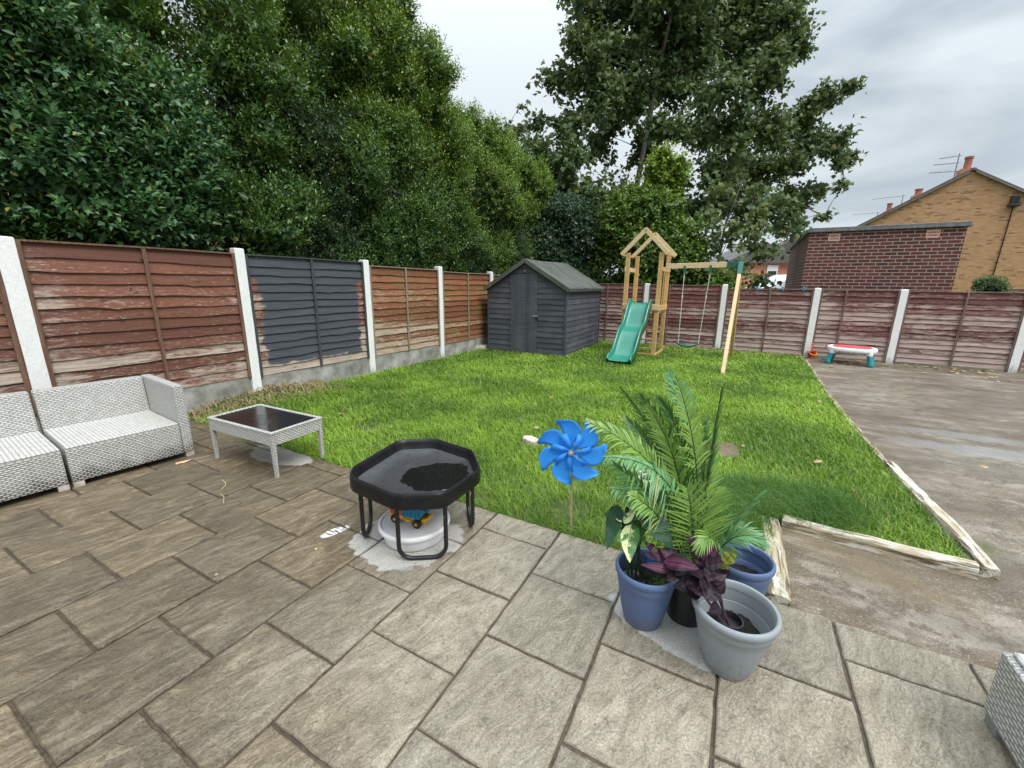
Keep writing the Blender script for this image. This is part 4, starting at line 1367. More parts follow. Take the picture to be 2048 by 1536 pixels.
def far_house():
    root = thing('distant_house', 'orange brick house glimpsed between the tree and the garage', 'house', (16.6, 30.0, 0), R(-6))
    MB().box(-1.2, 2.5, 0, 6, 0, 3.2).build('wall', MAT['brick_orange'], root, uv=True)
    MB().prism([(-1.6, 3.15), (3.0, 3.15), (3.0, 3.3), (.7, 4.5), (-1.6, 3.3)], -.3, 6.2).build('roof', MAT['slate'], root)
    f = MB().box(1.05, 1.75, -.05, .03, 2.0, 3.0).build('window', MAT['upvc'], root)
    MB().box(1.13, 1.67, -.07, -.055, 2.08, 2.62).build('pane', MAT['pane'], f)
    cw = MB().box(-.1, 3.0, -3.2, -.2, 0, 1.45)
    cw.build('conservatory', MAT['upvc'], root)
    MB().prism([(-.3, 1.46), (3.2, 1.46), (1.5, 2.35)], -3.4, -.1).build('conservatory_roof', MAT['upvc'], root)
    root2 = thing('distant_house', 'grey roofed brick house close to the garage side wall', 'house', (19.6, 32.0, 0), R(-20))
    MB().box(-.5, 4, 0, 6, 0, 4.1).build('wall', MAT['brick_dark'], root2, uv=True)
    MB().prism([(-.8, 4.05), (4.3, 4.05), (1.8, 5.6)], -.3, 6.2).build('roof', MAT['slate'], root2)
    f = MB().box(.5, 1.1, -.05, .03, 2.4, 3.6).build('window', MAT['upvc'], root2)
    MB().box(.58, 1.02, -.07, -.055, 2.5, 3.5).build('pane', MAT['pane'], f)
    root3 = thing('distant_house', 'reddish house hardly visible through the hedge on the left', 'house', (-11.5, 8.0, 0), R(60))
    MB().box(-6, 6, 0, 6, 0, 4.6).build('wall', MAT['brick_orange'], root3, uv=True)
    MB().prism([(-6.3, 4.55), (6.3, 4.55), (6.3, 4.7), (0, 6.6), (-6.3, 4.7)], -.3, 6.3).build('roof', MAT['slate'], root3)


far_house()


# ================================================================ TREES AND HEDGE
def rand_unit(g, n):
    return unit(g.normal(size=(n, 3)))


def leaf_arrays(base, d, nrm, L, Wd, fold=0.18):
    """4 vertices / 2 triangles per leaf, folded along the midrib"""
    s = unit(np.cross(d, nrm))
    up_ = unit(np.cross(s, d))
    m_ = base + d * (L * 0.42)[:, None]
    a = m_ + s * (Wd / 2)[:, None] + up_ * (Wd * fold)[:, None]
    b = m_ - s * (Wd / 2)[:, None] + up_ * (Wd * fold)[:, None]
    t = base + d * L[:, None] - up_ * (L * 0.08)[:, None]
    V = np.stack([base, a, t, b], 1).reshape(-1, 3)
    i0 = (np.arange(len(base)) * 4)[:, None]
    F = np.concatenate([i0 + np.array([[0, 1, 2]]), i0 + np.array([[0, 2, 3]])], 1).reshape(-1, 3)
    return V, F


def sprig_leaves(g, P, A, k, Ls, leaf, aspect, spread=0.8):
    """k leaves alternating along short shoots starting at P with axis A"""
    n = len(P)
    t = np.tile(np.linspace(0.1, 1.0, k)[None], (n, 1)) + g.uniform(-.06, .06, (n, k))
    az = g.uniform(0, 6.28, n)[:, None] + np.arange(k)[None] * 2.4
    e1 = unit(np.cross(A, g.normal(size=(n, 3)))); e2 = np.cross(A, e1)
    rad = e1[:, None] * np.cos(az)[..., None] + e2[:, None] * np.sin(az)[..., None]
    base = P[:, None] + A[:, None] * (t * Ls[:, None])[..., None] + rad * 0.008
    d = unit(A[:, None] * (0.35 + 0.5 * t)[..., None] + rad * spread + np.array([0, 0, 0.12]))
    nr = unit(A[:, None] * 0.8 - rad * 0.25 + np.array([0, 0, 0.75]) + g.normal(size=(n, k, 3)) * .25)
    L = leaf * g.uniform(.6, 1.25, (n, k)) * (1.05 - 0.35 * t)
    return base.reshape(-1, 3), d.reshape(-1, 3), nr.reshape(-1, 3), L.ravel(), (L * aspect * g.uniform(.85, 1.15, (n, k))).ravel(), t.ravel()


def blob_surface(g, blobs, n, face=None, back=0.3):
    C = np.array([b[0] for b in blobs]); Rr = np.array([b[1] for b in blobs])
    ar = (Rr[:, 0] * Rr[:, 2]) ** 1.0
    i = g.choice(len(blobs), n, p=ar / ar.sum())
    d = rand_unit(g, n)
    if face is not None:
        c = d @ face
        ok = (c > -0.25) | (g.uniform(0, 1, n) < back)
        i, d = i[ok], d[ok]
    r = g.uniform(0.72, 1.08, len(d)) ** 0.8
    P = C[i] + d * Rr[i] * r[:, None]
    # drop those buried in another blob
    bur = np.zeros(len(P), bool)
    for c, rr in zip(C, Rr):
        q = np.linalg.norm((P - c) / rr, axis=1)
        bur |= q < 0.62
    keep_ = ~bur | (g.uniform(0, 1, len(P)) < 0.25)
    return P[keep_], unit(d[keep_] / Rr[i][keep_])


def shrub(name, label, cat, blobs, n_sprig, leaf, aspect, mat, origin, seed, k=8, shoot=0.2, face=None, young_fn=None, stems=None, group=None, inner=0.35, up_bias=0.6, spread=0.8, stem_mat='twig'):
    g = np.random.default_rng(seed)
    root = thing(name, label, cat, origin, 0, group)
    P, D = blob_surface(g, blobs, n_sprig, face)
    A = unit(D * 0.75 + np.array([0, 0, up_bias]) + g.normal(size=P.shape) * 0.35)
    if face is FACE_L:                                  # trimmed where it would hang in front of the fence boards
        wg = (P[:, 0] - LF_P.x) * LF_D.y - (P[:, 1] - LF_P.y) * LF_D.x
        ok = ~((wg > -0.16) & (P[:, 2] < 2.12))
        P, D, A = P[ok], D[ok], A[ok]
    Ls = shoot * g.uniform(.6, 1.4, len(P))
    b, d, nr, L, Wd, t = sprig_leaves(g, P, A, k, Ls, leaf, aspect, spread)
    # inner, older leaves fill the depth
    Cb = np.array([x[0] for x in blobs]); Rb = np.array([x[1] for x in blobs])
    ni = int(len(b) * inner)
    ii = g.integers(0, len(blobs), ni)
    bi = Cb[ii] + rand_unit(g, ni) * Rb[ii] * (g.uniform(0.1, 0.85, ni) ** 0.5)[:, None]
    if face is FACE_L:
        wg = (bi[:, 0] - LF_P.x) * LF_D.y - (bi[:, 1] - LF_P.y) * LF_D.x
        bi = bi[~((wg > -0.20) & (bi[:, 2] < 2.05))]
        ni = len(bi)
    di = rand_unit(g, ni); nri = rand_unit(g, ni)
    Li = leaf * g.uniform(1.1, 2.0, ni)
    yg = np.clip(young_fn(b, t, g), 0, 1) if young_fn else np.zeros(len(b))
    V, F = leaf_arrays(np.concatenate([b, bi]), np.concatenate([d, di]), np.concatenate([nr, nri]), np.concatenate([L, Li]), np.concatenate([Wd, Li * aspect]))
    att = np.repeat(np.concatenate([yg, np.zeros(ni)]), 4)
    np_mesh('crown', V, F, mat, root, {'young': att}, origin=origin)
    # shoots that carry the leaves
    nt_ = min(len(P), 900)
    sel = g.choice(len(P), nt_, replace=False)
    tv, tf = [], []
    for q in sel:
        p0 = P[q] - D[q] * 0.22; p1 = P[q] + A[q] * Ls[q]
        s = np.cross(A[q], [0.3, 0.5, 0.2]); s = s / np.linalg.norm(s) * .004
        u = np.cross(A[q], s)
        bi_ = len(tv)
        tv += [p0 - s, p0 + s, p0 + u * 1.4, p1]
        tf += [(bi_, bi_ + 1, bi_ + 3), (bi_ + 1, bi_ + 2, bi_ + 3), (bi_ + 2, bi_, bi_ + 3)]
    np_mesh('twigs', np.array(tv), np.array(tf), MAT[stem_mat], root, origin=origin)
    if stems:
        mb_ = MB()
        for pts_, r0 in stems:
            nP = len(pts_)
            mb_.tube(pts_, [r0 * (1 - .75 * i / (nP - 1)) for i in range(nP)], 7)
        mb_.build('trunk', MAT['bark'], root, smooth=True, origin=origin)
    return root


LFN = Vector((-LF_D.y, LF_D.x, 0))        # away from the garden
FACE_L = np.array([0.62, -0.72, -0.1]); FACE_L = FACE_L / np.linalg.norm(FACE_L)


def hp(s, w, z):
    p = LF_P + LF_D * s + LFN * w
    return (p.x, p.y, z)


def hedge_tree(s, top, label, seed, n, leaf=0.062, width=1.15, mat='privet', low=1.5, wide_off=1.25, spikes=8, lime=1.0, thin=0.0):
    r = random.Random(seed)
    blobs = []
    z = low
    while z < top - 0.3:
        f = (z - low) / (top - low)
        wd = width * (1.0 - 0.30 * f ** 2)
        for k in range(4):
            if r.random() < thin:
                continue
            blobs.append((np.array(hp(s + r.uniform(-.75, .75) * wd, wide_off + r.uniform(-.95, .45) * wd * .9, z + r.uniform(-.25, .25))),
                          np.array((r.uniform(.24, .58), r.uniform(.24, .58), r.uniform(.24, .60))) * (1 - .22 * f)))
        z += 0.42
    for k in range(spikes):
        blobs.append((np.array(hp(s + r.uniform(-.8, .8), wide_off + r.uniform(-.7, .4), top - r.uniform(-.15, .5))), np.array((.16, .16, r.uniform(.2, .34)))))
    b0 = np.array(hp(s, wide_off, 0))

    def young_lit(b, t, g):  # light on tops and right sides put into leaf colour, with new growth
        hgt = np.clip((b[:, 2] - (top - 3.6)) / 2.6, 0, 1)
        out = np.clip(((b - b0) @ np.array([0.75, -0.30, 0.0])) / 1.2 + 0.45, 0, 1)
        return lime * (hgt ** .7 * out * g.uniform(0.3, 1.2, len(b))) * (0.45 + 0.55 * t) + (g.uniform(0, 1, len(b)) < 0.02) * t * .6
    stems = [([hp(s + .1 * k, wide_off + .1 * k, -.1), hp(s + .3 * k, wide_off + .05, 1.6), hp(s + .5 * k + r.uniform(-.2, .2), wide_off + r.uniform(-.2, .2), top * .75)], .06) for k in (-1, 0, 1)]
    return shrub('hedge_tree', label, 'hedge tree', blobs, int(n * .85), leaf * 1.18, 0.45, MAT[mat], hp(s, wide_off, 0), seed, 8, 0.2, FACE_L, young_lit, stems, 'tall privet trees grown into a hedge behind the left fence', up_bias=.7)


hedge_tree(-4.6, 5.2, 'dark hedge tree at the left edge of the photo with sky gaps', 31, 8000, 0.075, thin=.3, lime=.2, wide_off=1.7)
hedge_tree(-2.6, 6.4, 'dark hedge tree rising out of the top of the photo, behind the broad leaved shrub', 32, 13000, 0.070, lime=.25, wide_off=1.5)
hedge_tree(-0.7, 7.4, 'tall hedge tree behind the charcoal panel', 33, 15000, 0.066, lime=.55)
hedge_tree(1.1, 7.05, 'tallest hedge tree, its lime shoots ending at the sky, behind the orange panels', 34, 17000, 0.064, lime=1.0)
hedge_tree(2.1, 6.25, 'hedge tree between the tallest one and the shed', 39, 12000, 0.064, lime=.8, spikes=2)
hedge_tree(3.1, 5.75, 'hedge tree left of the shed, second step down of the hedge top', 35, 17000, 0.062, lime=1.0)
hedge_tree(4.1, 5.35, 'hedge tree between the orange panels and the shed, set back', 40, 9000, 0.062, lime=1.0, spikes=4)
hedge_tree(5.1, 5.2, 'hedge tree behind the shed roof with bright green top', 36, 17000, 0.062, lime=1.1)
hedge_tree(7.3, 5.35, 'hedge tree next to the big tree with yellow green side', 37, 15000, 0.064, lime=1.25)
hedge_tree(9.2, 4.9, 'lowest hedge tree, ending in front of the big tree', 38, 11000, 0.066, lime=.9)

# clipped lower growth of the hedge, bushy face just over the fence
r = random.Random(77)
for i, (sa, sb, lb) in enumerate(((-1.5, 1.2, 'small leaved clipped bush over the charcoal panel'), (1.2, 3.6, 'small leaved clipped bush over the orange panels'), (3.6, 6.4, 'dark clipped bush between the orange panel and the shed roof'))):
    blobs = [(np.array(hp(r.uniform(sa, sb), 0.62 + r.uniform(-.12, .25) + .10 * (z - 1.7), z)), np.array((.42, .42, .36))) for z in (1.85, 2.2, 2.55, 2.9, 3.25, 3.6, 3.9) for _ in range(6)]
    shrub('clipped_bush', lb, 'bush', blobs, 11000, 0.052, 0.58, MAT['privet_dark'], hp((sa + sb) / 2, .7, 0), 50 + i, 8, 0.13, FACE_L, None,
          [([hp((sa + sb) / 2 + k * .3, .7, -.1), hp((sa + sb) / 2 + k * .5, .6, 2.6)], .03) for k in (-1, 0, 1)], 'clipped bushes along the left fence', up_bias=.35)

# broad leaved shrub bulging over the near fence panel
r = random.Random(78)
blobs = []
for z, a, b in ((2.22, -5.4, -2.15), (2.5, -5.6, -1.95), (2.85, -5.6, -1.75), (3.2, -5.4, -1.85), (3.5, -5.2, -2.3), (3.75, -4.6, -3.0)):
    for k in range(9):
        blobs.append((np.array(hp(r.uniform(a, b), .42 + r.uniform(-.12, .3) + .10 - .12 * (z - 2.0 if z < 3.2 else 1.0), z + r.uniform(-.12, .12))), np.array((r.uniform(.28, .46), r.uniform(.28, .46), r.uniform(.24, .4)))))
shrub('broad_leaved_shrub', 'broad leaved green shrub bulging over the red brown fence panel by the sofa', 'shrub', blobs, 10500, 0.088, 0.56, MAT['broad'], hp(-3.6, .6, 0), 60, 9, 0.24, FACE_L,
      lambda b, t, g: (t > .8) * (g.uniform(0, 1, len(b)) < .25) * .8, [([hp(-3.6 + k * .5, .7, -.1), hp(-3.6 + k * .8, .6, 1.8), hp(-3.6 + k, .6, 3.0)], .035) for k in (-1, 0, 1)], up_bias=.55)

# ivy covered clump behind the shed, hazel behind the climbing frame, young sycamore by the garage
FACE_B = np.array([-.25, -.95, -.1]); FACE_B = FACE_B / np.linalg.norm(FACE_B)
r = random.Random(79)
blobs = [(np.array((1.55 + r.uniform(-.75, .65), 13.5 + r.uniform(-.35, .35), z)), np.array((.5, .45, .4))) for z in (1.3, 1.7, 2.1, 2.5, 2.9, 3.3, 3.7) for _ in range(4)]
shrub('ivy_clump', 'dark ivy clump right behind the shed roof', 'ivy', blobs, 8500, 0.075, 0.85, MAT['ivy'], (1.5, 13.6, 0), 61, 7, 0.13, FACE_B, None, [([(1.5, 13.7, -.1), (1.4, 13.7, 2), (1.6, 13.7, 3.6)], .07)], up_bias=.0)
blobs = []
for z, a, b, w in ((1.5, 2.2, 6.0, 1), (1.95, 2.2, 5.6, 1), (2.4, 2.2, 5.0, 1), (2.85, 2.0, 4.8, 1), (3.25, 2.0, 4.7, .9), (3.6, 2.6, 4.6, .8)):
    for k in range(9):
        x = r.uniform(a, b)
        blobs.append((np.array((x, 13.35 - (x - 2.2) * .42 + r.uniform(-.35, .5), z + r.uniform(-.15, .15))), np.array((r.uniform(.3, .5), r.uniform(.3, .45), r.uniform(.26, .4))) * w))
for k, (x, z) in enumerate(((4.15, 4.0), (4.2, 4.4), (4.22, 4.8), (3.95, 4.2), (3.45, 3.95), (4.5, 4.2), (4.62, 4.55), (2.9, 3.75), (4.2, 5.0), (4.6, 4.75), (3.9, 4.6))):
    blobs.append((np.array((x, 12.75, z)), np.array((.15, .15, .22))))
shrub('hazel_bush', 'light green hazel bush with lime shoots behind the wooden climbing frame', 'bush', blobs, 7200, 0.125, 0.78, MAT['hazel'], (4.0, 13.0, 0), 62, 7, 0.28, FACE_B,
      lambda b, t, g: np.clip((b[:, 2] - 4.0) / 1.0, 0, 1) * g.uniform(.3, 1.1, len(b)) + (t > .7) * (g.uniform(0, 1, len(b)) < .2) * .5,
      [([(4.0 + k * .2, 13.1, -.1), (4.0 + k * .55, 13.0, 2.0), (4.1 + k * .7, 12.9, 3.8)], .035) for k in (-2, -1, 0, 1, 2)], up_bias=.35, spread=1.0)


# sycamores: lobed leaves on sprays at the ends of curved limbs
SYC = np.array([(0, 0), (.20, -.05), (.46, .06), (.33, .20), (.56, .42), (.30, .46), (.22, .62), (0, 1.0), (-.22, .62), (-.30, .46), (-.56, .42), (-.33, .20), (-.46, .06), (-.20, -.05)])


def syc_mesh(name, base, d, nrm, L, mat, parent, origin, young):
    s = unit(np.cross(d, nrm)); u = unit(np.cross(s, d))
    n = len(base)
    V = base[:, None] + d[:, None] * (SYC[None, :, 1:2] * L[:, None, None]) + s[:, None] * (SYC[None, :, 0:1] * L[:, None, None]) - u[:, None] * ((np.abs(SYC[None, :, 0:1]) * .30 + SYC[None, :, 1:2] ** 2 * .12) * L[:, None, None])
    k = len(SYC)
    c = n * k
    # fan about the centre of the blade
    ctr = base + d * (L * .35)[:, None]
    Va = np.concatenate([V.reshape(-1, 3), ctr])
    i0 = (np.arange(n) * k)[:, None]
    F = np.stack([np.broadcast_to(c + np.arange(n)[:, None], (n, k)), i0 + np.arange(k)[None], i0 + (np.arange(k)[None] + 1) % k], -1).reshape(-1, 3)
    return np_mesh(name, Va, F, mat, parent, {'young': np.concatenate([np.repeat(young, k), young])}, origin=origin)


def sycamore(label, origin, trunk_pts, trunk_r, clumps, leaf, seed, dens=330, mat='syc', limb_r=.075, young=0.0):
    g = np.random.default_rng(seed)
    rr_ = random.Random(seed)
    root = thing('sycamore_tree', label, 'tree', origin)
    tr = MB()
    T = [Vector(p) for p in trunk_pts]
    nT = len(T)
    tr.tube(T, [trunk_r * (1 - .72 * i / (nT - 1)) for i in range(nT)], 10)
    bs, ds, ns, ls, yg = [], [], [], [], []
    tw_ = MB()
    nodes = [T[i].lerp(T[i + 1], f) for i in range(nT - 1) for f in (0, .5)]
    clumps = sorted(clumps, key=lambda q: min((Vector(q[0]) - p).length for p in nodes))
    for (c, rad) in clumps:
        c = Vector(c)
        # limb from the trunk to the clump
        bp = min(nodes, key=lambda q: (q - c).length + max(0, q.z - c.z + .2) * 2.0)
        nodes.append(c)
        mid = bp.lerp(c, .5) + Vector((rr_.uniform(-.25, .25), rr_.uniform(-.25, .25), -.12 * (c - bp).length + .25))
        pts_ = [bp.lerp(mid, t).lerp(mid.lerp(c, t), t) for t in (0, .25, .5, .75, 1)]
        q_ = min(1.0, .35 + (c - bp).length * .16)
        tr.tube(pts_, [limb_r * q_ * f for f in (1, .75, .55, .38, .22)], 6)
        n_spray = max(6, int(16 * rad))
        for _ in range(n_spray):
            dv = Vector(rand_unit(g, 1)[0]); dv.z = dv.z * .95
            e = c + dv * rad * g.uniform(.55, 1.0)
            s0 = c.lerp(e, .1)
            tw_.tube([s0, s0.lerp(e, .55) + Vector((0, 0, -.05)), e], [.014, .009, .005], 4)
            nl = int(dens * rad * rad / n_spray)
            t = g.uniform(.15, 1.05, nl)
            S = np.array(s0); E = np.array(e)
            b = S + (E - S) * t[:, None] + g.normal(size=(nl, 3)) * np.array([.13, .13, .11]) * (0.5 + rad * .6)
            ax = unit(E - S)
            dd = unit(g.normal(size=(nl, 3)) * .8 + ax * .5 + np.array([0, 0, -.45]))
            nn = unit(np.array([0, -.45, .75]) + g.normal(size=(nl, 3)) * .62)
            bs.append(b); ds.append(dd); ns.append(nn); ls.append(leaf * g.uniform(.6, 1.2, nl)); yg.append(np.full(nl, 1.0) * np.clip(g.uniform(-.6, .5) + young, 0, 1))
    tr.build('trunk', MAT['bark'], root, smooth=True, origin=origin)
    tw_.build('twigs', MAT['twig'], root, origin=origin)
    syc_mesh('crown', np.concatenate(bs), np.concatenate(ds), np.concatenate(ns), np.concatenate(ls), MAT[mat], root, origin, np.concatenate(yg))
    return root


CL = [(1200, 30, 70), (1290, 10, 80), (1390, -10, 80), (1480, 10, 80), (1555, 40, 60), (1592, 95, 42), (1160, 110, 48), (1230, 110, 68), (1320, 100, 70), (1410, 90, 70), (1490, 100, 68),
      (1555, 125, 42), (1120, 165, 36), (1190, 190, 60), (1270, 190, 60), (1350, 170, 60), (1440, 180, 58), (1515, 170, 45), (1140, 250, 46), (1205, 270, 50), (1280, 300, 38), (1085, 300, 34), (1070, 245, 22),
      (1140, 330, 50), (1110, 380, 50), (1180, 395, 52), (1335, 262, 46), (1405, 262, 52), (1470, 262, 54), (1535, 262, 48), (1600, 235, 40), (1650, 195, 30), (1700, 170, 18), (1618, 290, 46), (1672, 285, 36),
      (1684, 322, 24), (1425, 345, 50), (1495, 340, 56), (1565, 335, 44), (1585, 395, 40), (1643, 385, 20), (1688, 372, 14), (1460, 400, 52), (1535, 420, 48), (1598, 445, 26), (1650, 432, 12), (1390, 420, 46), (1340, 370, 34),
      (1250, 400, 46), (1250, 460, 54), (1330, 440, 40), (1150, 440, 42), (1200, 480, 44), (1105, 430, 34), (1310, 500, 40), (1150, 500, 36), (1250, -80, 90), (1380, -100, 100), (1500, -70, 85), (1180, -40, 50), (1580, -20, 50)]
r = random.Random(5)
clumps = []
for (x, y, pr_) in CL:
    Y = 15.2 + r.uniform(-1.3, 1.3)
    clumps.append((at(x, y, Y), pr_ / F_PX * Y * 1.05))
sycamore('big sycamore tree towering over the back fence', (4.2, 15.3, 0), [(4.25, 15.3, -.1), (4.2, 15.3, 2.2), (4.15, 15.3, 4.6), (4.35, 15.2, 6.4), (4.6, 15.2, 8.4), (4.9, 15.3, 10.2), (5.2, 15.2, 12.0)], .12, clumps, 0.160, 71, dens=980, limb_r=.032)
CL2 = [(1400, 500, 36), (1450, 480, 42), (1510, 480, 40), (1545, 505, 26), (1470, 540, 34), (1425, 550, 30), (1520, 555, 22), (1420, 430, 34), (1480, 425, 40), (1530, 440, 34), (1570, 455, 28), (1600, 470, 18), (1560, 405, 30), (1510, 385, 30), (1440, 380, 30), (1500, 582, 20), (1585, 425, 24), (1540, 575, 14)]
clumps = []
for (x, y, pr_) in CL2:
    Y = 12.2 + r.uniform(-.5, .6)
    clumps.append((at(x, y, Y), pr_ / F_PX * Y * 1.05))
sycamore('young sycamore between the swing and the brick garage', (5.9, 12.6, 0), [(5.9, 12.6, -.1), (5.95, 12.6, 1.5), (6.0, 12.5, 3.2), (6.3, 12.4, 4.4)], .06, clumps, 0.15, 72, dens=480, limb_r=.03, young=.25)
# a loose tree top between the hedge and the sycamore
CL3 = [(1020, 250, 18), (1045, 215, 14), (1040, 262, 24), (1062, 290, 26), (1080, 330, 26), (1035, 310, 26), (1005, 285, 14)]
clumps = [(at(x, y, 17.5 + r.uniform(-.4, .4)), pr_ / F_PX * 17.5) for (x, y, pr_) in CL3]
sycamore('loose tree top standing in the gap between hedge and sycamore', (.55, 17.5, 0), [(.5, 17.5, -.1), (.45, 17.5, 3.5), (.45, 17.5, 6.2), (.6, 17.5, 7.6)], .08, clumps, 0.2, 73, dens=330, limb_r=.03, young=.5)
blobs = [(np.array((9.62 + r.uniform(-.22, .22), 8.55 + r.uniform(-.12, .1), 1.45 + r.uniform(-.15, .16))), np.array((.11, .11, .08))) for _ in range(12)]
shrub('garden_shrub', 'small grey green shrub peeping over the fence right of the garage', 'shrub', blobs, 700, 0.05, 0.6, MAT['syc'], (9.6, 8.6, 0), 64, 6, 0.10, None, None, [([(9.6, 8.6, -.1), (9.62, 8.6, 1.4)], .02)])
# ================================================================ PATIO FURNITURE
SO_D = Vector((0.55008, 0.83511, 0)); SO_A = ang(SO_D); SO_C = (-2.846, 3.467, 0)


def sofa(x0, x1, arm, label):
    t = thing('rattan_sofa', label, 'sofa section', SO_C, SO_A, 'white rattan sofa sections')
    xr = x1 - (.075 if arm else 0.0)
    ZB, ZS, ZT, DEP = .045, .322, .645, .79
    MB().box(x0, xr - .003, 0.0, DEP - .10, ZB, ZS - .016).build('base', MAT['wicker'], t, uv=True, bevel=.008)
    MB().box(x0 + .004, xr - .006, .004, DEP - .105, ZS - .015, ZS).build('seat', MAT['seat'], t, bevel=.006)
    MB().prism([(0, 0), (.10, 0), (.10, 1), (.03, 1)], x0, x1) if False else None
    b = MB()
    yb0, yb1, yt0 = DEP - .125, DEP, DEP - .085
    b.add([(x0, yb0, ZS - .02), (xr - .003, yb0, ZS - .02), (xr - .003, yb1, ZB), (x0, yb1, ZB), (x0, yt0, ZT), (xr - .003, yt0, ZT), (xr - .003, yb1, ZT), (x0, yb1, ZT)],
          [(3, 2, 1, 0), (4, 5, 6, 7), (0, 1, 5, 4), (1, 2, 6, 5), (2, 3, 7, 6), (3, 0, 4, 7)])
    b.build('backrest', MAT['wicker_clean'], t, uv=True, bevel=.012)
    if arm:
        MB().box(xr, x1, 0.0, DEP, ZB - .003, ZT + .003).build('armrest', MAT['wicker'], t, uv=True, bevel=.010)
    for fx in (x0 + .002, x1 - .062):
        for fy in (.004, DEP - .07):
            MB().box(fx, fx + .06, fy, fy + .06, 0.0, ZB + .004).build('foot', MAT['stone'], t, bevel=.004)
    MB().box(x0 + .02, xr - .02, .05, DEP - .05, ZB - .012, ZB + .004).build('underframe', MAT['black_metal'], t)
    return t


sofa(-0.768, 0.004, True, 'white rattan sofa section with an armrest, beside the coffee table')
sofa(-1.55, -0.786, False, 'armless white rattan sofa section, cut off by the left edge')

OT = thing('rattan_footstool', 'pale rattan footstool cut off by the right edge of the photo', 'footstool', (1.72, 1.195, 0), PH)
MB().box(0, .72, -.72, 0, .045, .30).build('base', MAT['wicker_clean'], OT, uv=True, bevel=.012)
MB().box(.018, .702, -.702, -.018, .301, .318).build('top_panel', MAT['seat'], OT, bevel=.006)
for fx, fy in ((.01, -.08), (.01, -.70), (.64, -.08), (.64, -.70)):
    MB().box(fx, fx + .07, fy, fy + .07, 0, .05).build('foot', MAT['pot_grey'], OT, bevel=.004)

TB = thing('coffee_table', 'low white rattan coffee table with a black glass top', 'coffee table', (-2.136, 3.412, 0), R(-26.5))
tw_, td_ = .425, .232
for sx in (-1, 1):
    for sy in (-1, 1):
        lg = MB()
        x, y = sx * (tw_ - .0175), sy * (td_ - .0175)
        lg.add([(x - .013, y - .013, 0), (x + .013, y - .013, 0), (x + .013, y + .013, 0), (x - .013, y + .013, 0), (x - .0175, y - .0175, .36), (x + .0175, y - .0175, .36), (x + .0175, y + .0175, .36), (x - .0175, y + .0175, .36)],
               [(3, 2, 1, 0), (4, 5, 6, 7), (0, 1, 5, 4), (1, 2, 6, 5), (2, 3, 7, 6), (3, 0, 4, 7)])
        lg.build('leg', MAT['wicker_clean'], TB, uv=True, bevel=.003)
for sy in (-1, 1):
    MB().box(-tw_ + .036, tw_ - .036, sy * td_ - (.026 if sy > 0 else 0), sy * td_ + (.026 if sy < 0 else 0), .275, .366).build('apron', MAT['wicker_clean'], TB, uv=True, bevel=.003)
for sx in (-1, 1):
    MB().box(sx * tw_ - (.026 if sx > 0 else 0), sx * tw_ + (.026 if sx < 0 else 0), -td_ + .036, td_ - .036, .275, .366).build('apron', MAT['wicker_clean'], TB, uv=True, bevel=.003)
rim = MB()
q0 = [(-tw_ - .004, -td_ - .004), (tw_ + .004, -td_ - .004), (tw_ + .004, td_ + .004), (-tw_ - .004, td_ + .004)]
q1 = [(-tw_ + .024, -td_ + .024), (tw_ - .024, -td_ + .024), (tw_ - .024, td_ - .024), (-tw_ + .024, td_ - .024)]
rim.rings([[(x, y, .367) for x, y in q0], [(x, y, .385) for x, y in q0], [(x, y, .385) for x, y in q1], [(x, y, .367) for x, y in q1], [(x, y, .367) for x, y in q0]])
rim.build('rim', MAT['wicker_clean'], TB, uv=True, bevel=.004)
GLS = Mat('black_glass')
n_ = GLS.noise(6, 5, 0.65); nd = GLS.voro(55)
GLS.set(col=(0.008, 0.008, 0.009), rough=GLS.math('ADD', GLS.step(n_, .40, .7, .09, .24), 0.0), spec=0.6, nor=GLS.bump(GLS.step(nd, .25, .1), .12, .002))
MB().box(-tw_ + .0245, tw_ - .0245, -td_ + .0245, td_ - .0245, .370, .379).build('glass_top', GLS, TB)

# ---------------------------------------------------------------- mixing tray on its stand, tub and toy lorry
oct_ = [(-0.945, 2.262), (-0.914, 2.143), (-0.600, 1.932), (-0.347, 1.955), (-0.178, 2.262), (-0.250, 2.545), (-0.540, 2.752), (-0.790, 2.712)]
OC = Vector((sum(p[0] for p in oct_) / 8, sum(p[1] for p in oct_) / 8, 0))
rounded = []
for i in range(8):
    p = Vector((*oct_[i], 0)); a = Vector((*oct_[i - 1], 0)); b = Vector((*oct_[(i + 1) % 8], 0))
    ra = min(.055, (a - p).length * .4); rb = min(.055, (b - p).length * .4)
    s = p + (a - p).normalized() * ra; e = p + (b - p).normalized() * rb
    for t in (0, .25, .5, .75, 1):
        rounded.append((s.lerp(p, t)).lerp(p.lerp(e, t), t) - OC)


def oring(scale, z):
    return [(p.x * scale, p.y * scale, z) for p in rounded]


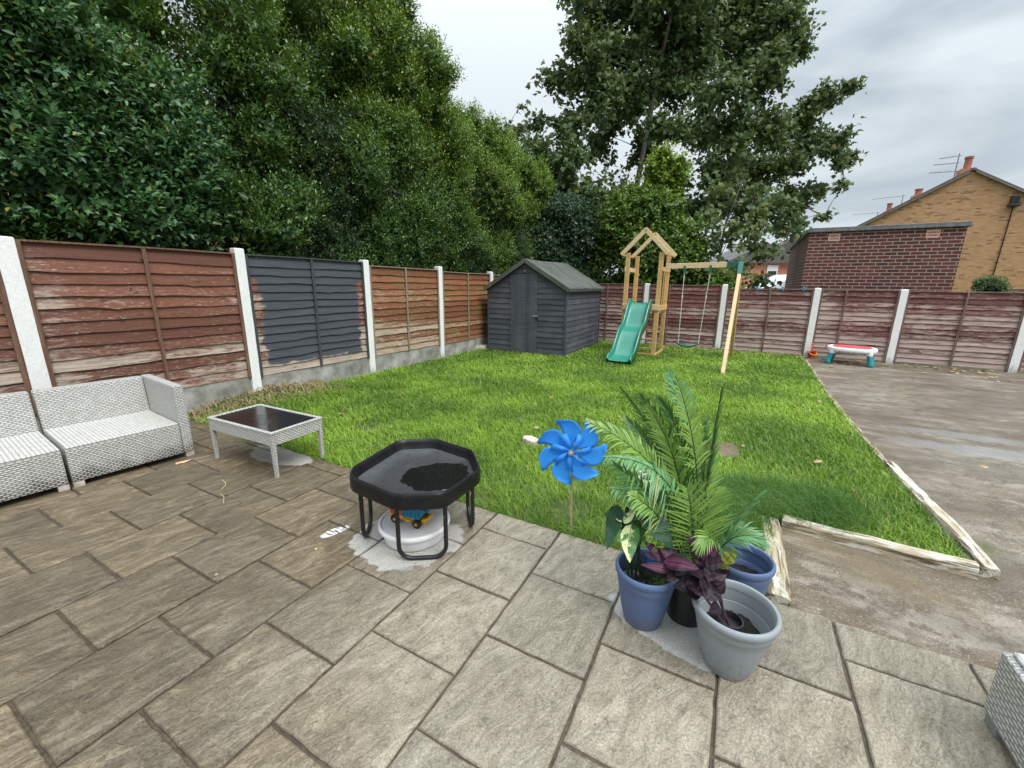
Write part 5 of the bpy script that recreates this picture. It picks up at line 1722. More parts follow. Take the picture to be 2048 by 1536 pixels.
TRY = thing('mixing_tray', 'black eight sided plastic play tray holding a puddle of rain', 'play tray', (OC.x, OC.y, 0))
tr = MB()
prof = [(.95, .372), (1.002, .374), (1.008, .382), (1.006, .444), (1.000, .456), (.988, .462), (.968, .462), (.952, .455), (.940, .438), (.922, .404), (.912, .397)]
tr.rings([oring(s, z) for s, z in prof])
TRM = Mat('wet_black_tray')  # floor greyer than the rim: sky reflection put into its base colour
nv = TRM.voro(95, feature='F1'); nb = TRM.noise(22, 4, .6); nl = TRM.noise(3, 4)
drop = TRM.math('MULTIPLY', TRM.step(nv, .36, .24), TRM.step(nb, .50, .56))
flr = 1.0
TRM.set(col=TRM.mix(flr, TRM.mix(TRM.step(nl, .4, .7), (.006, .006, .006), (.010, .010, .011)), TRM.mix(TRM.step(nl, .4, .7), (.024, .024, .027), (.040, .041, .045))),
        rough=TRM.math('SUBTRACT', TRM.mix(flr, .40, .44), TRM.math('MULTIPLY', TRM.math('MULTIPLY', drop, flr), .28)), spec=TRM.mix(flr, .28, .75),
        nor=TRM.bump(TRM.math('MULTIPLY', drop, flr), .9, .004))
tr.build('rim', MAT['tray_black'], TRY, smooth=True)
MB().rings([oring(s, z) for s, z in [(.914, .3985), (.90, .3945), (.5, .391), (.05, .390)]], False, True).build('tray_floor', TRM, TRY, smooth=True)
pud = []
for k in range(120):
    t = 2 * math.pi * k / 120
    rr = 1 + .06 * math.sin(3 * t + 1) + .035 * math.sin(7 * t) + .022 * math.sin(15 * t + 2) + .012 * math.sin(23 * t)
    pud.append((.118 + .205 * rr * math.cos(t) * math.cos(.6) - .180 * rr * math.sin(t) * math.sin(.6), -.02 + .205 * rr * math.cos(t) * math.sin(.6) + .180 * rr * math.sin(t) * math.cos(.6), .3955))
WAT = Mat('still_rainwater')
WAT.set(col=(.008, .008, .008), rough=.02, spec=.25)
pm = MB(); pm.rings([[(x, y, z - .004) for x, y, z in pud], [((x - .118) * .985 + .118, (y + .02) * .985 - .02, z) for x, y, z in pud]], False, True)
pm.build('rainwater', WAT, TRY)

STD = thing('tray_stand', 'black tubular metal stand with hoop legs under the play tray', 'stand', (OC.x, OC.y, 0))


def hoop(a, b, top=.372):
    a = Vector((*a, 0)) - OC; b = Vector((*b, 0)) - OC
    d = (b - a).normalized(); L = (b - a).length
    rc = min(.075, L * .45)
    z0 = .013
    pts = [a + Vector((0, 0, top)), a + Vector((0, 0, z0 + rc + .1)), a + Vector((0, 0, z0 + rc))]
    for k in range(1, 7):
        t = math.pi / 2 * k / 6
        pts.append(a + d * rc * (1 - math.cos(t)) + Vector((0, 0, z0 + rc * (1 - math.sin(t)))))
    for k in range(0, 7):
        t = math.pi / 2 * k / 6
        pts.append(b - d * rc * (1 - math.sin(t)) + Vector((0, 0, z0 + rc * (1 - math.cos(t)))))
    pts += [b + Vector((0, 0, z0 + rc + .1)), b + Vector((0, 0, top))]
    h = MB().tube(pts, .0125, 12).build('hoop_leg', MAT['black_metal'], STD, smooth=True)
    for p in (a, b):
        q = p + Vector((-.006, -.013, .27))
        MB().tube([q, q + Vector((-.003, -.006, 0))], .004, 8).build('rivet', MAT['steel'], h)


hoop((-.622, 2.035), (-.362, 2.060)); hoop((-.877, 2.195), (-.905, 2.41)); hoop((-.238, 2.335), (-.292, 2.545)); hoop((-.69, 2.645), (-.50, 2.665))
fr_ = MB().tube([(Vector((p.x, p.y, 0)) * .82) + Vector((0, 0, .360)) for p in rounded], .010, 8, closed=True)
fr_.build('ring_frame', MAT['black_metal'], STD)

TUB = thing('white_tub', 'round white plastic tub with a recessed lid under the play tray', 'tub', (-.592, 2.285, 0))
MB().lathe([(.001, .006), (.178, .006), (.184, .012), (.196, .088)], 56).build('tub', MAT['white_plastic'], TUB, smooth=True)
MB().lathe([(.199, .080), (.211, .082), (.216, .088), (.216, .106), (.211, .113), (.202, .114), (.196, .110), (.192, .104), (.150, .103), (.001, .103)], 64).build('lid', MAT['white_plastic'], TUB, smooth=True)

TRK = thing('toy_lorry', 'toy tipper lorry with red cab and blue body parked on the white tub', 'toy lorry', (-.612, 2.265, .1035), R(158))
# local x forwards (towards the cab)
ch = MB().box(-.125, .115, -.030, .030, .030, .046); ch.box(.02, .122, -.040, .040, .030, .056); ch.box(-.03, .015, -.042, .042, .024, .040)
ch.add([(-.10, -.034, .04), (-.10, .034, .04), (-.145, .034, .052), (-.145, -.034, .052), (-.10, -.034, .055), (-.10, .034, .055), (-.142, .034, .075), (-.142, -.034, .075)],
       [(3, 2, 1, 0), (4, 5, 6, 7), (0, 1, 5, 4), (1, 2, 6, 5), (2, 3, 7, 6), (3, 0, 4, 7)])
ch.build('chassis', MAT['toy_yellow'], TRK, bevel=.003)
cb = MB().prism([(.030, .057), (.118, .057), (.120, .085), (.098, .128), (.030, .130)], -.042, .042)
cab = cb.build('cab', MAT['toy_red'], TRK, bevel=.006)
MB().add([(.1205, -.034, .090), (.1205, .034, .090), (.1015, .034, .124), (.1015, -.034, .124)], [(0, 1, 2, 3)]).build('windscreen', MAT['dark_gap'], cab)
for sy in (-1, 1):
    MB().box(.048, .092, sy * .0428 - .0006, sy * .0428 + .0006, .090, .120).build('side_window', MAT['dark_gap'], cab)
bd = MB()
o_ = [(.024, .062), (.026, .122), (-.150, .135), (-.098, .062)]
i_ = [(.020, .068), (.022, .123), (-.140, .135), (-.095, .068)]
for sy in (-1, 1):
    bd.prism(o_, sy * .048 - .003, sy * .048 + .003)
    for k in range(5):
        xx = .012 - k * .027
        bd.box(xx - .003, xx + .003, sy * .0525 - .002, sy * .0525 + .002, .066, .118)
bd.box(-.098, .024, -.045, .045, .062, .068); bd.box(.019, .026, -.045, .045, .068, .122)
bd.add([(-.098, -.045, .062), (-.098, .045, .062), (-.150, .045, .134), (-.150, -.045, .134), (-.093, -.045, .062), (-.093, .045, .062), (-.145, .045, .134), (-.145, -.045, .134)],
       [(0, 1, 2, 3), (7, 6, 5, 4), (0, 3, 7, 4), (1, 5, 6, 2), (3, 2, 6, 7)])
bd.build('tipper_body', MAT['toy_blue'], TRK)
for wx in (.078, -.078):
    for sy in (-1, 1):
        wh = MB()
        rg = []
        for (rr, yy) in ((.010, .0), (.026, .0), (.0285, .003), (.0285, .019), (.026, .022), (.012, .022)):
            rg.append([(wx + rr * math.cos(2 * math.pi * k / 24), sy * (.032 + yy), .0285 + rr * math.sin(2 * math.pi * k / 24)) for k in range(24)])
        wh.rings(rg, True, True)
        w_ = wh.build('wheel', MAT['black_plastic'], TRK, smooth=True)
        hb = MB().rings([[(wx + rr * math.cos(2 * math.pi * k / 12), sy * (.032 + yy), .0285 + rr * math.sin(2 * math.pi * k / 12)) for k in range(12)] for rr, yy in ((.009, .018), (.009, .0245), (.006, .026))], False, True)
        hb.build('hub', MAT['toy_yellow'], w_)


# ================================================================ POTS AND PLANTS
def pot(label, c, rb, rr, h, mat, fill, group, seg=56):
    t = thing('plant_pot', label, 'plant pot', (c[0], c[1], 0), 0, group)
    prof = [(.001, .004), (rb * .96, .004), (rb, .010), (rb + (rr - rb) * .30, h * .30), (rb + (rr - rb) * .62, h * .66), (rb + (rr - rb) * .72, h * .80), (rb + (rr - rb) * .76, h * .815), (rb + (rr - rb) * .765, h * .86),
            (rb + (rr - rb) * .80, h * .90), (rb + (rr - rb) * .80, h - .012)]
    ins = [(rb + (rr - rb) * .72, h - .012), (rb + (rr - rb) * .66, h * .80), (rb + (rr - rb) * .655, h * .74), (rb + (rr - rb) * .63, h * .735), (rb + (rr - rb) * .55, h * .62), (rb * .92 + (rr - rb) * .05, .02), (.001, .02)]
    MB().lathe(prof + ins, seg).build('body', mat, t, smooth=True)
    rim_ = [(rr * .86, h - .014), (rr * .95, h - .018), (rr * .992, h - .008), (rr, h + .004), (rr * .985, h + .014), (rr * .945, h + .019), (rr * .90, h + .016), (rr * .868, h + .006), (rr * .86, h - .014)]
    MB().lathe(rim_, seg).build('rim', mat, t, smooth=True)
    ri = rb + (rr - rb) * .52 * fill
    r = random.Random(int(c[0] * 1000))
    zf = h * fill
    sm = MB()
    rows = [[(0, 0, zf + .004)] * 40]
    for f in (.25, .5, .75, 1.0):
        rows.append([((ri) * f * math.cos(2 * math.pi * k / 40), ri * f * math.sin(2 * math.pi * k / 40), zf + r.uniform(-.008, .008)) for k in range(40)])
    sm.rings(rows)
    sm.build('soil', MAT['compost'], t, smooth='all')
    return t


PG_ = 'plastic plant pots clustered on the patio'
pot('slate blue plant pot at the front left of the cluster', (0.622, 1.640), .085, .139, .265, MAT['pot_blue'], .80, PG_)
pot('pale grey plant pot, nearest the camera', (0.900, 1.402), .088, .160, .272, MAT['pot_grey'], .62, PG_)
pot('slate blue plant pot behind the grey one, beside the white timber', (1.092, 1.700), .085, .134, .275, MAT['pot_blue'], .66, PG_)
BP = thing('plant_pot', 'small black nursery pot hidden between the blue and grey pots', 'plant pot', (0.835, 1.665, 0), 0, PG_)
MB().lathe([(.001, .003), (.082, .003), (.102, .205), (.106, .205), (.106, .222), (.098, .222), (.094, .19), (.078, .02), (.001, .02)], 40).build('body', MAT['black_plastic'], BP, smooth=True)
MB().lathe([(.001, .192), (.093, .190)], 32).build('soil', MAT['compost'], BP)


def broad_leaf(name, base, tip, W, droop, mat, parent, origin, facing=(0, -.6, .8), fold=.16, shape=.8, wave=.0, seed=0):
    r = random.Random(seed)
    base, tip = Vector(base), Vector(tip)
    ax = tip - base; L = ax.length; d = ax.normalized()
    n = Vector(facing); n = (n - d * n.dot(d)).normalized()
    s = d.cross(n)
    NU, NV = 12, 6
    vs, uvs, fs = [], [], []
    for i in range(NU + 1):
        t = i / NU
        c = base + d * (L * t) + n * (droop * L * math.sin(math.pi * t))
        w = W / 2 * (math.sin(math.pi * min(1, t ** shape)) ** .85) * (1 - .12 * t) + (.0006 if i < NU else 0)
        for k in range(NV + 1):
            v = (k / NV) * 2 - 1
            vs.append(c + s * (w * v) + n * (-fold * w * (1 - abs(v)) * 1.2 + wave * w * math.sin(t * 19 + v * 2 + seed)) - Vector(origin))
            uvs.append((t, v))
    for i in range(NU):
        for k in range(NV):
            a = i * (NV + 1) + k
            fs.append((a, a + 1, a + NV + 2, a + NV + 1))
    me = bpy.data.meshes.new(name)
    me.from_pydata([tuple(v) for v in vs], [], fs)
    ul = me.uv_layers.new(name='UVMap')
    for li, lp in enumerate(me.loops):
        ul.data[li].uv = uvs[lp.vertex_index]
    me.polygons.foreach_set('use_smooth', [True] * len(me.polygons))
    me.materials.append(mat.m)
    o = bpy.data.objects.new(name, me); COL.objects.link(o); o.parent = parent
    return o


z4 = lambda x, y, Y: at(1180 + x / 4.043, 980 + y / 4.043, Y)

# glossy variegated plant in the front blue pot
og = (0.60, 1.645, .20)
PH_ = thing('variegated_plant', 'plant with dark and cream variegated leaves in the front blue pot', 'plant', og)
MB().lathe([(.001, .0), (.052, .0), (.058, .018), (.052, .022), (.02, .016), (.001, .016)], 24, (-.035, .0, -.005)).build('nursery_pot', MAT['black_plastic'], PH_, smooth=True)
LV = [((228, 118, 1.62), (135, 488, 1.57), .072, -.10, 'philo', (-.3, -.9, .2)), ((255, 255, 1.63), (368, 172, 1.66), .045, .02, 'philo_var', (0, -.6, .8)), ((330, 235, 1.66), (240, 350, 1.60), .032, -.05, 'philo', (.2, -.9, .3)),
      ((345, 275, 1.60), (322, 590, 1.53), .088, -.12, 'philo_var', (.1, -.9, .35)), ((455, 260, 1.70), (360, 330, 1.66), .06, -.05, 'philo', (.2, -.6, .8)), ((435, 180, 1.64), (668, 478, 1.55), .110, .14, 'philo', (.1, -.75, .65)),
      ((225, 250, 1.61), (250, 205, 1.64), .03, .0, 'philo_var', (0, -.6, .8)), ((440, 330, 1.72), (330, 240, 1.74), .055, -.04, 'philo', (.2, -.5, .8)), ((400, 330, 1.66), (470, 150, 1.72), .07, -.05, 'philo_green', (.1, -.8, .5)), ((370, 300, 1.64), (450, 420, 1.60), .06, -.08, 'philo_green', (.2, -.9, .3)), ((300, 330, 1.60), (215, 420, 1.57), .045, -.08, 'philo_green', (-.2, -.9, .3)), ((350, 250, 1.68), (290, 130, 1.72), .05, -.05, 'philo', (0, -.8, .5))]
sb = Vector(og) + Vector((-.035, 0, .01))
sm = MB()
for i, (a, b, w, dr, mt, fc_) in enumerate(LV):
    A_, B_ = z4(*a), z4(*b)
    broad_leaf('leaf', A_, B_, w, dr, MAT[mt], PH_, og, fc_, .18, .62, .10, i)
    md = sb.lerp(A_, .55) + Vector((0, 0, .035))
    sm.tube([sb + Vector((.008 * (i - 3), 0, 0)), md, A_], [.0035, .003, .0022], 6)
sm.build('stem', MAT['frond_stem'], PH_, origin=og)
wd_g = np.random.default_rng(8)
nW = 90
bW = np.array([0.672, 1.60, .212]) + wd_g.normal(size=(nW, 3)) * np.array([.022, .018, .006])
V, F = leaf_arrays(bW, unit(wd_g.normal(size=(nW, 3)) * .6 + np.array([0, 0, .8])), unit(wd_g.normal(size=(nW, 3)) + np.array([0, -.5, .5])), wd_g.uniform(.012, .03, nW), wd_g.uniform(.003, .007, nW))
tag(np_mesh('weed', V, F, MAT['hazel'], None, {'young': np.repeat(wd_g.uniform(0, .5, nW), 4)}, origin=(0.672, 1.60, .2)), 'small feathery weed at the edge of the front blue pot', 'weed')
SPD = thing('toy_shovel', 'bright blue toy handle poking out of the front blue pot', 'toy', (0.675, 1.735, .19), 0.3)
MB().box(-.018, .018, -.006, .006, 0, .085).build('handle', MAT['peg_blue'], SPD, bevel=.006)

# purple plant in the grey pot
og = (0.885, 1.40, .175)
PP = thing('purple_plant', 'dark purple leaved plant leaning out of the grey pot', 'plant', og)
np_ = MB().lathe([(.001, -.015), (.036, -.015), (.046, .038), (.050, .038), (.050, .048), (.045, .048), (.042, .02), (.001, .02)], 28)
np_.build('nursery_pot', MAT['black_plastic'], PP, smooth=True)
PL = [((600, 570, 1.55), (438, 412, 1.60), .050, .05, 'purple'), ((590, 560, 1.56), (705, 478, 1.60), .070, .1, 'purple_dark'), ((615, 555, 1.55), (436, 522, 1.57), .036, .06, 'purple'), ((660, 655, 1.50), (405, 602, 1.52), .042, .10, 'purple'),
      ((600, 575, 1.52), (885, 640, 1.44), .074, .16, 'purple'), ((890, 565, 1.52), (795, 362, 1.58), .058, .08, 'purple'), ((925, 590, 1.50), (1028, 428, 1.53), .072, .10, 'purple'), ((905, 690, 1.46), (680, 690, 1.50), .080, .16, 'purple_dark'),
      ((880, 770, 1.45), (672, 780, 1.47), .070, .18, 'purple_dark'), ((905, 840, 1.42), (735, 770, 1.45), .075, .14, 'purple_dark'), ((940, 690, 1.46), (935, 890, 1.36), .075, .14, 'purple_dark'), ((960, 770, 1.44), (1105, 685, 1.42), .060, .10, 'purple_silver'),
      ((1010, 780, 1.41), (950, 895, 1.36), .075, .10, 'purple_dark'), ((1000, 800, 1.42), (1095, 745, 1.38), .062, .08, 'purple_silver'), ((930, 600, 1.49), (1085, 585, 1.47), .060, .10, 'purple_dark'), ((985, 640, 1.47), (960, 760, 1.42), .066, .1, 'purple_dark'),
      ((830, 640, 1.48), (900, 720, 1.42), .070, .12, 'purple_dark'), ((1060, 690, 1.46), (1130, 650, 1.45), .035, .06, 'purple_dark'), ((940, 620, 1.50), (850, 520, 1.55), .055, .08, 'purple_dark'), ((820, 760, 1.44), (900, 870, 1.37), .06, .14, 'purple_dark'), ((1050, 940, 1.40), (960, 985, 1.36), .05, .1, 'purple_dark'), ((880, 620, 1.50), (900, 480, 1.56), .05, .06, 'purple'), ((760, 620, 1.50), (690, 690, 1.46), .05, .10, 'purple_dark'), ((700, 600, 1.52), (560, 470, 1.57), .045, .06, 'purple'), ((960, 660, 1.48), (1060, 520, 1.50), .05, .08, 'purple_dark'), ((860, 720, 1.46), (780, 850, 1.42), .055, .12, 'purple_dark'), ((960, 720, 1.45), (870, 800, 1.40), .055, .12, 'purple'), ((700, 660, 1.49), (620, 740, 1.47), .045, .1, 'purple_dark')]
for i, (a, b, w, dr, mt) in enumerate(PL):
    broad_leaf('leaf', z4(*a), z4(*b), w, dr, MAT[mt], PP, og, (.05, -.65, .75), .2, .72, .05, i)
sm = MB()
s0 = Vector(og) + Vector((-.005, 0, .02))
for (x, y, Y) in ((600, 565, 1.54), (900, 580, 1.51), (930, 690, 1.47), (890, 770, 1.45), (1000, 780, 1.43), (660, 650, 1.50)):
    e = z4(x, y, Y)
    sm.tube([s0 + Vector((random.uniform(-.012, .012), random.uniform(-.012, .012), 0)), s0.lerp(e, .5) + Vector((0, 0, .03)), e], [.0042, .0035, .0025], 6)
sm.build('stem', MAT['purple_silver'], PP, origin=og)

# seedling in the rear blue pot
og = (1.045, 1.66, .185)
SE = thing('seedling', 'yellow green seedling with jagged leaves in the rear blue pot', 'plant', og)
for i, (a, b, w, mt) in enumerate((((1085, 600, 1.65), (1168, 478, 1.66), .060, 'lime'), ((1095, 590, 1.66), (1060, 505, 1.70), .040, 'lime'), ((1060, 640, 1.64), (1120, 600, 1.62), .035, 'lime'))):
    broad_leaf('leaf', z4(*a), z4(*b), w, .08, MAT[mt], SE, og, (0, -.6, .75), .15, .9, .12, i)
st_ = MB()
for k in range(9):
    p = Vector((1.10 + random.uniform(-.045, .05), 1.665 + random.uniform(-.04, .03), .188)); q = p + Vector((random.uniform(-.06, .06), random.uniform(-.04, .04), random.uniform(.002, .02)))
    st_.tube([p, p.lerp(q, .5) + Vector((0, 0, .012)), q], .0016, 5)
st_.build('dead_stalk', MAT['stick'], SE, origin=og)

# artificial palm in the black pot
z6 = lambda x, y, Y: at(1180 + x / 4.043, 740 + y / 4.043, Y)
og = (0.86, 1.70, .19)
PM = thing('palm_plant', 'tall feathery palm with arching fronds behind the pots', 'plant', og)


def frond(pts, n, length, mat, normal, ang_f=50, droop=.25, seed=0, wid=.0085, t0=.16, close=1.0):
    """pts: three points of the rachis; leaflets in two rows about 'normal'"""
    g = np.random.default_rng(seed)
    a, b, c = [np.array(p) for p in pts]
    n = int(n * 1.12); wid = wid * .92; length = length * 1.20; droop = droop * 1.15 + .08
    N = 26
    tt = np.linspace(0, 1, N)[:, None]
    cur = (1 - tt) ** 2 * a + 2 * tt * (1 - tt) * b + tt ** 2 * c
    MB().tube([Vector(p) for p in cur], [.0042 * (1 - .8 * i / N) + .0006 for i in range(N)], 6).build('rachis', MAT['frond_stem'], PM, origin=og)
    t = np.repeat(np.linspace(t0, .995, n), 2) + g.uniform(-.004, .004, 2 * n)
    sd_ = np.tile([1.0, -1.0], n)
    t = np.clip(t, 0, 1)[:, None]
    P = (1 - t) ** 2 * a + 2 * t * (1 - t) * b + t ** 2 * c
    T = unit(2 * (1 - t) * (b - a) + 2 * t * (c - b))
    Nn = np.array(normal, float); Nn = unit(Nn[None] - T * (T @ Nn)[:, None])
    S = np.cross(T, Nn) * sd_[:, None]
    f = np.radians(ang_f - 28 * t[:, 0] + g.normal(size=2 * n) * 7)[:, None] * close
    D = unit(T * np.cos(f) + S * np.sin(f) + Nn * .18 + g.normal(size=(2 * n, 3)) * .05)
    prof = np.sin(np.pi * np.clip(.16 + .80 * t[:, 0], 0, 1)) ** .7
    L = length * prof * g.uniform(.78, 1.10, 2 * n)
    K = 5
    u = np.linspace(0, 1, K)
    ctr = P[:, None] + D[:, None] * (L[:, None] * u[None])[..., None]
    ctr[:, :, 2] -= droop * (L[:, None] * (u[None] ** 2))
    W = np.cross(D, Nn); W = unit(W + Nn * .35 * sd_[:, None])
    wp = wid * np.array([.35, 1.0, .9, .55, .02])
    Vl = ctr + W[:, None] * (wp[None] / 2)[..., None]; Vr = ctr - W[:, None] * (wp[None] / 2)[..., None]
    V = np.stack([Vl, Vr], 2).reshape(-1, 3)
    i0 = (np.arange(2 * n) * (K * 2))[:, None]
    F = np.concatenate([i0 + np.array([[2 * k, 2 * k + 1, 2 * k + 3, 2 * k + 2]]) for k in range(K - 1)], 1).reshape(-1, 4)
    np_mesh('frond', V, F, MAT[mat], PM, {'young': np.zeros(len(V))}, origin=og)


TOC = (-.35, -.85, .35)
B0 = Vector((0.855, 1.70, .20))
b1 = lambda dx, dy=0: B0 + Vector((dx, dy, 0))
frond([b1(-.02), z6(790, 760, 1.80), z6(-5, 425, 1.74)], 46, .150, 'palm_light', (-.1, -.55, .85), 55, .20, 1, .0095, .34)
frond([b1(-.03), z6(830, 700, 1.72), z6(140, 705, 1.66)], 34, .140, 'palm_blue', (-.1, -.35, .95), 70, .62, 2, .0095, .42)
frond([b1(-.04), z6(640, 1060, 1.66), z6(195, 765, 1.60)], 38, .140, 'palm_dark', TOC, 48, .10, 3, .0085, .25)
frond([b1(-.01, .02), z6(760, 720, 1.84), z6(262, 160, 1.95)], 40, .115, 'palm_dark', (-.6, -.6, .4), 30, .05, 4, .0075, .36)
frond([b1(.0, .02), z6(800, 640, 1.80), z6(412, 212, 1.84)], 44, .130, 'palm_dark', (-.5, -.8, .2), 44, .05, 5, .0085, .36)
frond([b1(.02, .02), z6(960, 760, 1.76), z6(690, 45, 1.82)], 40, .112, 'palm_light', (.05, -.95, .3), 56, .20, 6, .0085, .50)
frond([b1(.02, .03), z6(900, 420, 1.92), z6(640, 40, 2.00)], 40, .140, 'palm_blue', (.1, -.95, .3), 50, .10, 16, .0085, .62)
frond([b1(.035, .02), z6(960, 700, 1.78), z6(1066, 150, 1.86)], 34, .105, 'palm_dark', (.8, -.5, .2), 22, .0, 7, .0065, .36)
frond([b1(.0, -.03), z6(850, 1200, 1.60), z6(785, 965, 1.60)], 34, .190, 'palm_light', (.05, -.98, .2), 62, -.02, 8, .0075, .12)
frond([b1(.05), z6(1080, 1260, 1.66), z6(1400, 985, 1.70)], 26, .090, 'palm_blue', (.5, -.7, .4), 18, .0, 9, .0095, .35)
frond([b1(.06, -.02), z6(1120, 1195, 1.58), z6(1400, 1400, 1.56)], 26, .125, 'palm_blue', (.1, -.4, .9), 40, .30, 10, .0085, .30)
frond([b1(.05, -.03), z6(1060, 1210, 1.56), z6(880, 1420, 1.52)], 22, .100, 'palm_light', (-.1, -.4, .9), 42, .35, 11, .0085, .40)
frond([b1(.01, .03), z6(880, 620, 1.82), z6(560, 240, 1.92)], 40, .130, 'palm_dark', (-.3, -.9, .2), 44, .05, 12, .008, .40)
frond([b1(-.02, -.02), z6(690, 1240, 1.62), z6(600, 1010, 1.64)], 28, .140, 'palm_dark', TOC, 56, .12, 13, .008, .15)
frond([b1(.03, .03), z6(940, 900, 1.80), z6(930, 420, 1.90)], 38, .120, 'palm_dark', (.3, -.9, .2), 48, .08, 14, .008, .30)
frond([b1(.0, .04), z6(720, 980, 1.86), z6(560, 700, 1.92)], 30, .130, 'palm_dark', (-.4, -.8, .4), 52, .15, 15, .008, .30)
frond([b1(.02, -.02), z6(900, 1100, 1.62), z6(1020, 960, 1.64)], 26, .130, 'palm_light', (.2, -.9, .3), 58, .05, 17, .0075, .2)
frond([b1(.03, .0), z6(1000, 1230, 1.68), z6(1180, 1210, 1.70)], 24, .115, 'palm_dark', (.3, -.6, .7), 50, .2, 18, .008, .2)

frond([b1(-.02, .01), z6(760, 820, 1.80), z6(300, 400, 1.86)], 38, .125, 'palm_dark', (-.4, -.7, .6), 50, .16, 21, .0085, .40)
frond([b1(-.01, .01), z6(800, 740, 1.78), z6(470, 300, 1.80)], 40, .120, 'palm_light', (-.5, -.8, .3), 46, .12, 22, .0085, .45)
frond([b1(-.04, -.01), z6(690, 1010, 1.66), z6(190, 960, 1.62)], 32, .120, 'palm_blue', (-.1, -.4, .9), 58, .45, 23, .0085, .38)
frond([b1(-.03, -.03), z6(650, 1160, 1.62), z6(330, 1010, 1.58)], 30, .120, 'palm_light', (-.2, -.6, .8), 54, .3, 24, .008, .30)
frond([b1(.02, .02), z6(980, 820, 1.80), z6(1010, 470, 1.84)], 34, .105, 'palm_light', (.4, -.9, .2), 46, .15, 25, .008, .42)

# ================================================================ PINWHEEL
PW = thing('pinwheel', 'bright blue toy pinwheel on a bamboo stick at the lawn edge', 'pinwheel', (0.392, 2.371, 0))
hubc = Vector((-.030, -.02, .543))
MB().tube([(0, 0, -.06), (-.012, .0, .25), (-.028, .004, .56)], [.0065, .006, .006], 8).build('stick', MAT['stick'], PW)
ux = Vector((.988, -.13, .06)).normalized(); uz = Vector((-.05, .05, 1)).normalized(); uy = ux.cross(uz).normalized()   # wheel plane: ux right, uz up, uy towards the camera
if uy.y > 0:
    uy = -uy
RW = .215
for i in range(7):
    a0 = R(96) - i * 2 * math.pi / 7
    P2 = lambda rad, da: ux * (rad * math.cos(a0 + da)) + uz * (rad * math.sin(a0 + da))
    rows = []
    NR, NA = 12, 6
    for k in range(NR + 1):
        t = k / NR
        rad = .012 + (RW - .012) * t
        lo = -.46 * (1 - t) - .54 * min(1, t * 1.6) + .20 * max(0, t - .7) / .3
        hi = .20 * (1 - t) + .10 * t
        if t > .78:
            q = (t - .78) / .22
            sh = math.sqrt(max(0, 1 - q * q))
            hi2 = hi + .10 * q
            lo = hi2 + (lo - hi2) * (.25 + .75 * sh) if q < 1 else hi2 - .12
            hi = hi2 - .10 * (1 - sh)
        row = []
        for j in range(NA + 1):
            v = j / NA
            da = lo + (hi - lo) * v + .22 * t
            row.append(hubc + P2(rad, da) + uy * (.006 * i % .004 + .024 * (v - .35) ** 2 * math.sin(math.pi * min(t * 1.1, 1)) + .028 * t * (1 - v)))
        rows.append(row)
    bl = MB().grid(rows)
    bo = bl.build('blade', MAT['pin_blue'], PW, smooth='all', solid=.0012)
    fl = MB().grid([[hubc + P2(.010, .5) + uy * .020, hubc + P2(.010, -.6) + uy * .020], [hubc + P2(.065, .38) + uy * .036, hubc + P2(.06, -.10) + uy * .030], [hubc + P2(.125, .44) + uy * .024, hubc + P2(.118, .10) + uy * .016]])
    fl.build('folded_flap', MAT['pin_blue'], bo, smooth='all', solid=.001)
hb = MB().rings([[hubc + uy * h + ux * (rr * math.cos(2 * math.pi * k / 20)) + uz * (rr * math.sin(2 * math.pi * k / 20)) for k in range(20)] for rr, h in ((.017, .012), (.0195, .034), (.017, .042), (.008, .044))], False, True)
hbo = hb.build('hub', MAT['steel'], PW, smooth=True)
MB().rings([[hubc + uy * h + ux * (rr * math.cos(2 * math.pi * k / 16)) + uz * (rr * math.sin(2 * math.pi * k / 16)) for k in range(16)] for rr, h in ((.0085, .044), (.0085, .050), (.005, .053))], False, True).build('hub_cap', MAT['stick'], hbo, smooth=True)

# ================================================================ CLIMBING FRAME, SLIDE AND SWING
E1 = Vector((.866, -.5, 0)); E2 = Vector((.5, .866, 0)); TW, TDp = .78, .90
CF = thing('climbing_frame', 'pale wooden play tower with an open gable roof, green slide and swing beam', 'climbing frame', (3.17, 9.16, 0), ang(E1))
# local: x along E1 (front right post at 0, front left at -TW), y along E2 (back)
for (x, y, h) in ((-.035, .035, 2.26), (-TW + .035, .035, 2.26), (-.035, TDp - .035, 2.24), (-TW + .035, TDp - .035, 2.24)):
    MB().box(x - .045, x + .045, y - .03, y + .03, -.05, h - .035).build('post', MAT['pine'], CF, bevel=.004)
DK = 1.07
MB().box(-TW + .09, -.09, .004, TDp - .01, DK - .035, DK + .0).build('deck', MAT['pine'], CF, bevel=.003)
for y, z0, z1 in ((-.012, 1.005, 1.125), (TDp + .002, .985, 1.095)):
    MB().box(-TW - .015, .02, y - .018, y + .006, z0, z1).build('deck_board', MAT['pine_pale'], CF, bevel=.004)
for x in (-TW - .004, .012):
    MB().box(x - .012, x + .012, .01, TDp - .02, .99, 1.10).build('deck_board', MAT['pine'], CF, bevel=.004)
    MB().box(x - .012, x + .012, -.02, TDp, -.03, .055).build('ground_rail', MAT['pine'], CF, bevel=.004)
for y in (-.02, TDp - .0):
    MB().box(-TW, .0, y - .012, y + .012, -.03, .05).build('ground_rail', MAT['pine'], CF, bevel=.004)
xm = -TW / 2
for y in (-.028, TDp + .01):
    for s in (-1, 1):
        p0 = Vector((xm - s * .012, y, 2.70)); p1 = Vector((xm + s * (TW / 2 + .105), y, 2.185))
        MB().bar(p0, p1, .032, .088, side=(0, 1, 0)).build('rafter', MAT['pine_pale'], CF, bevel=.004)
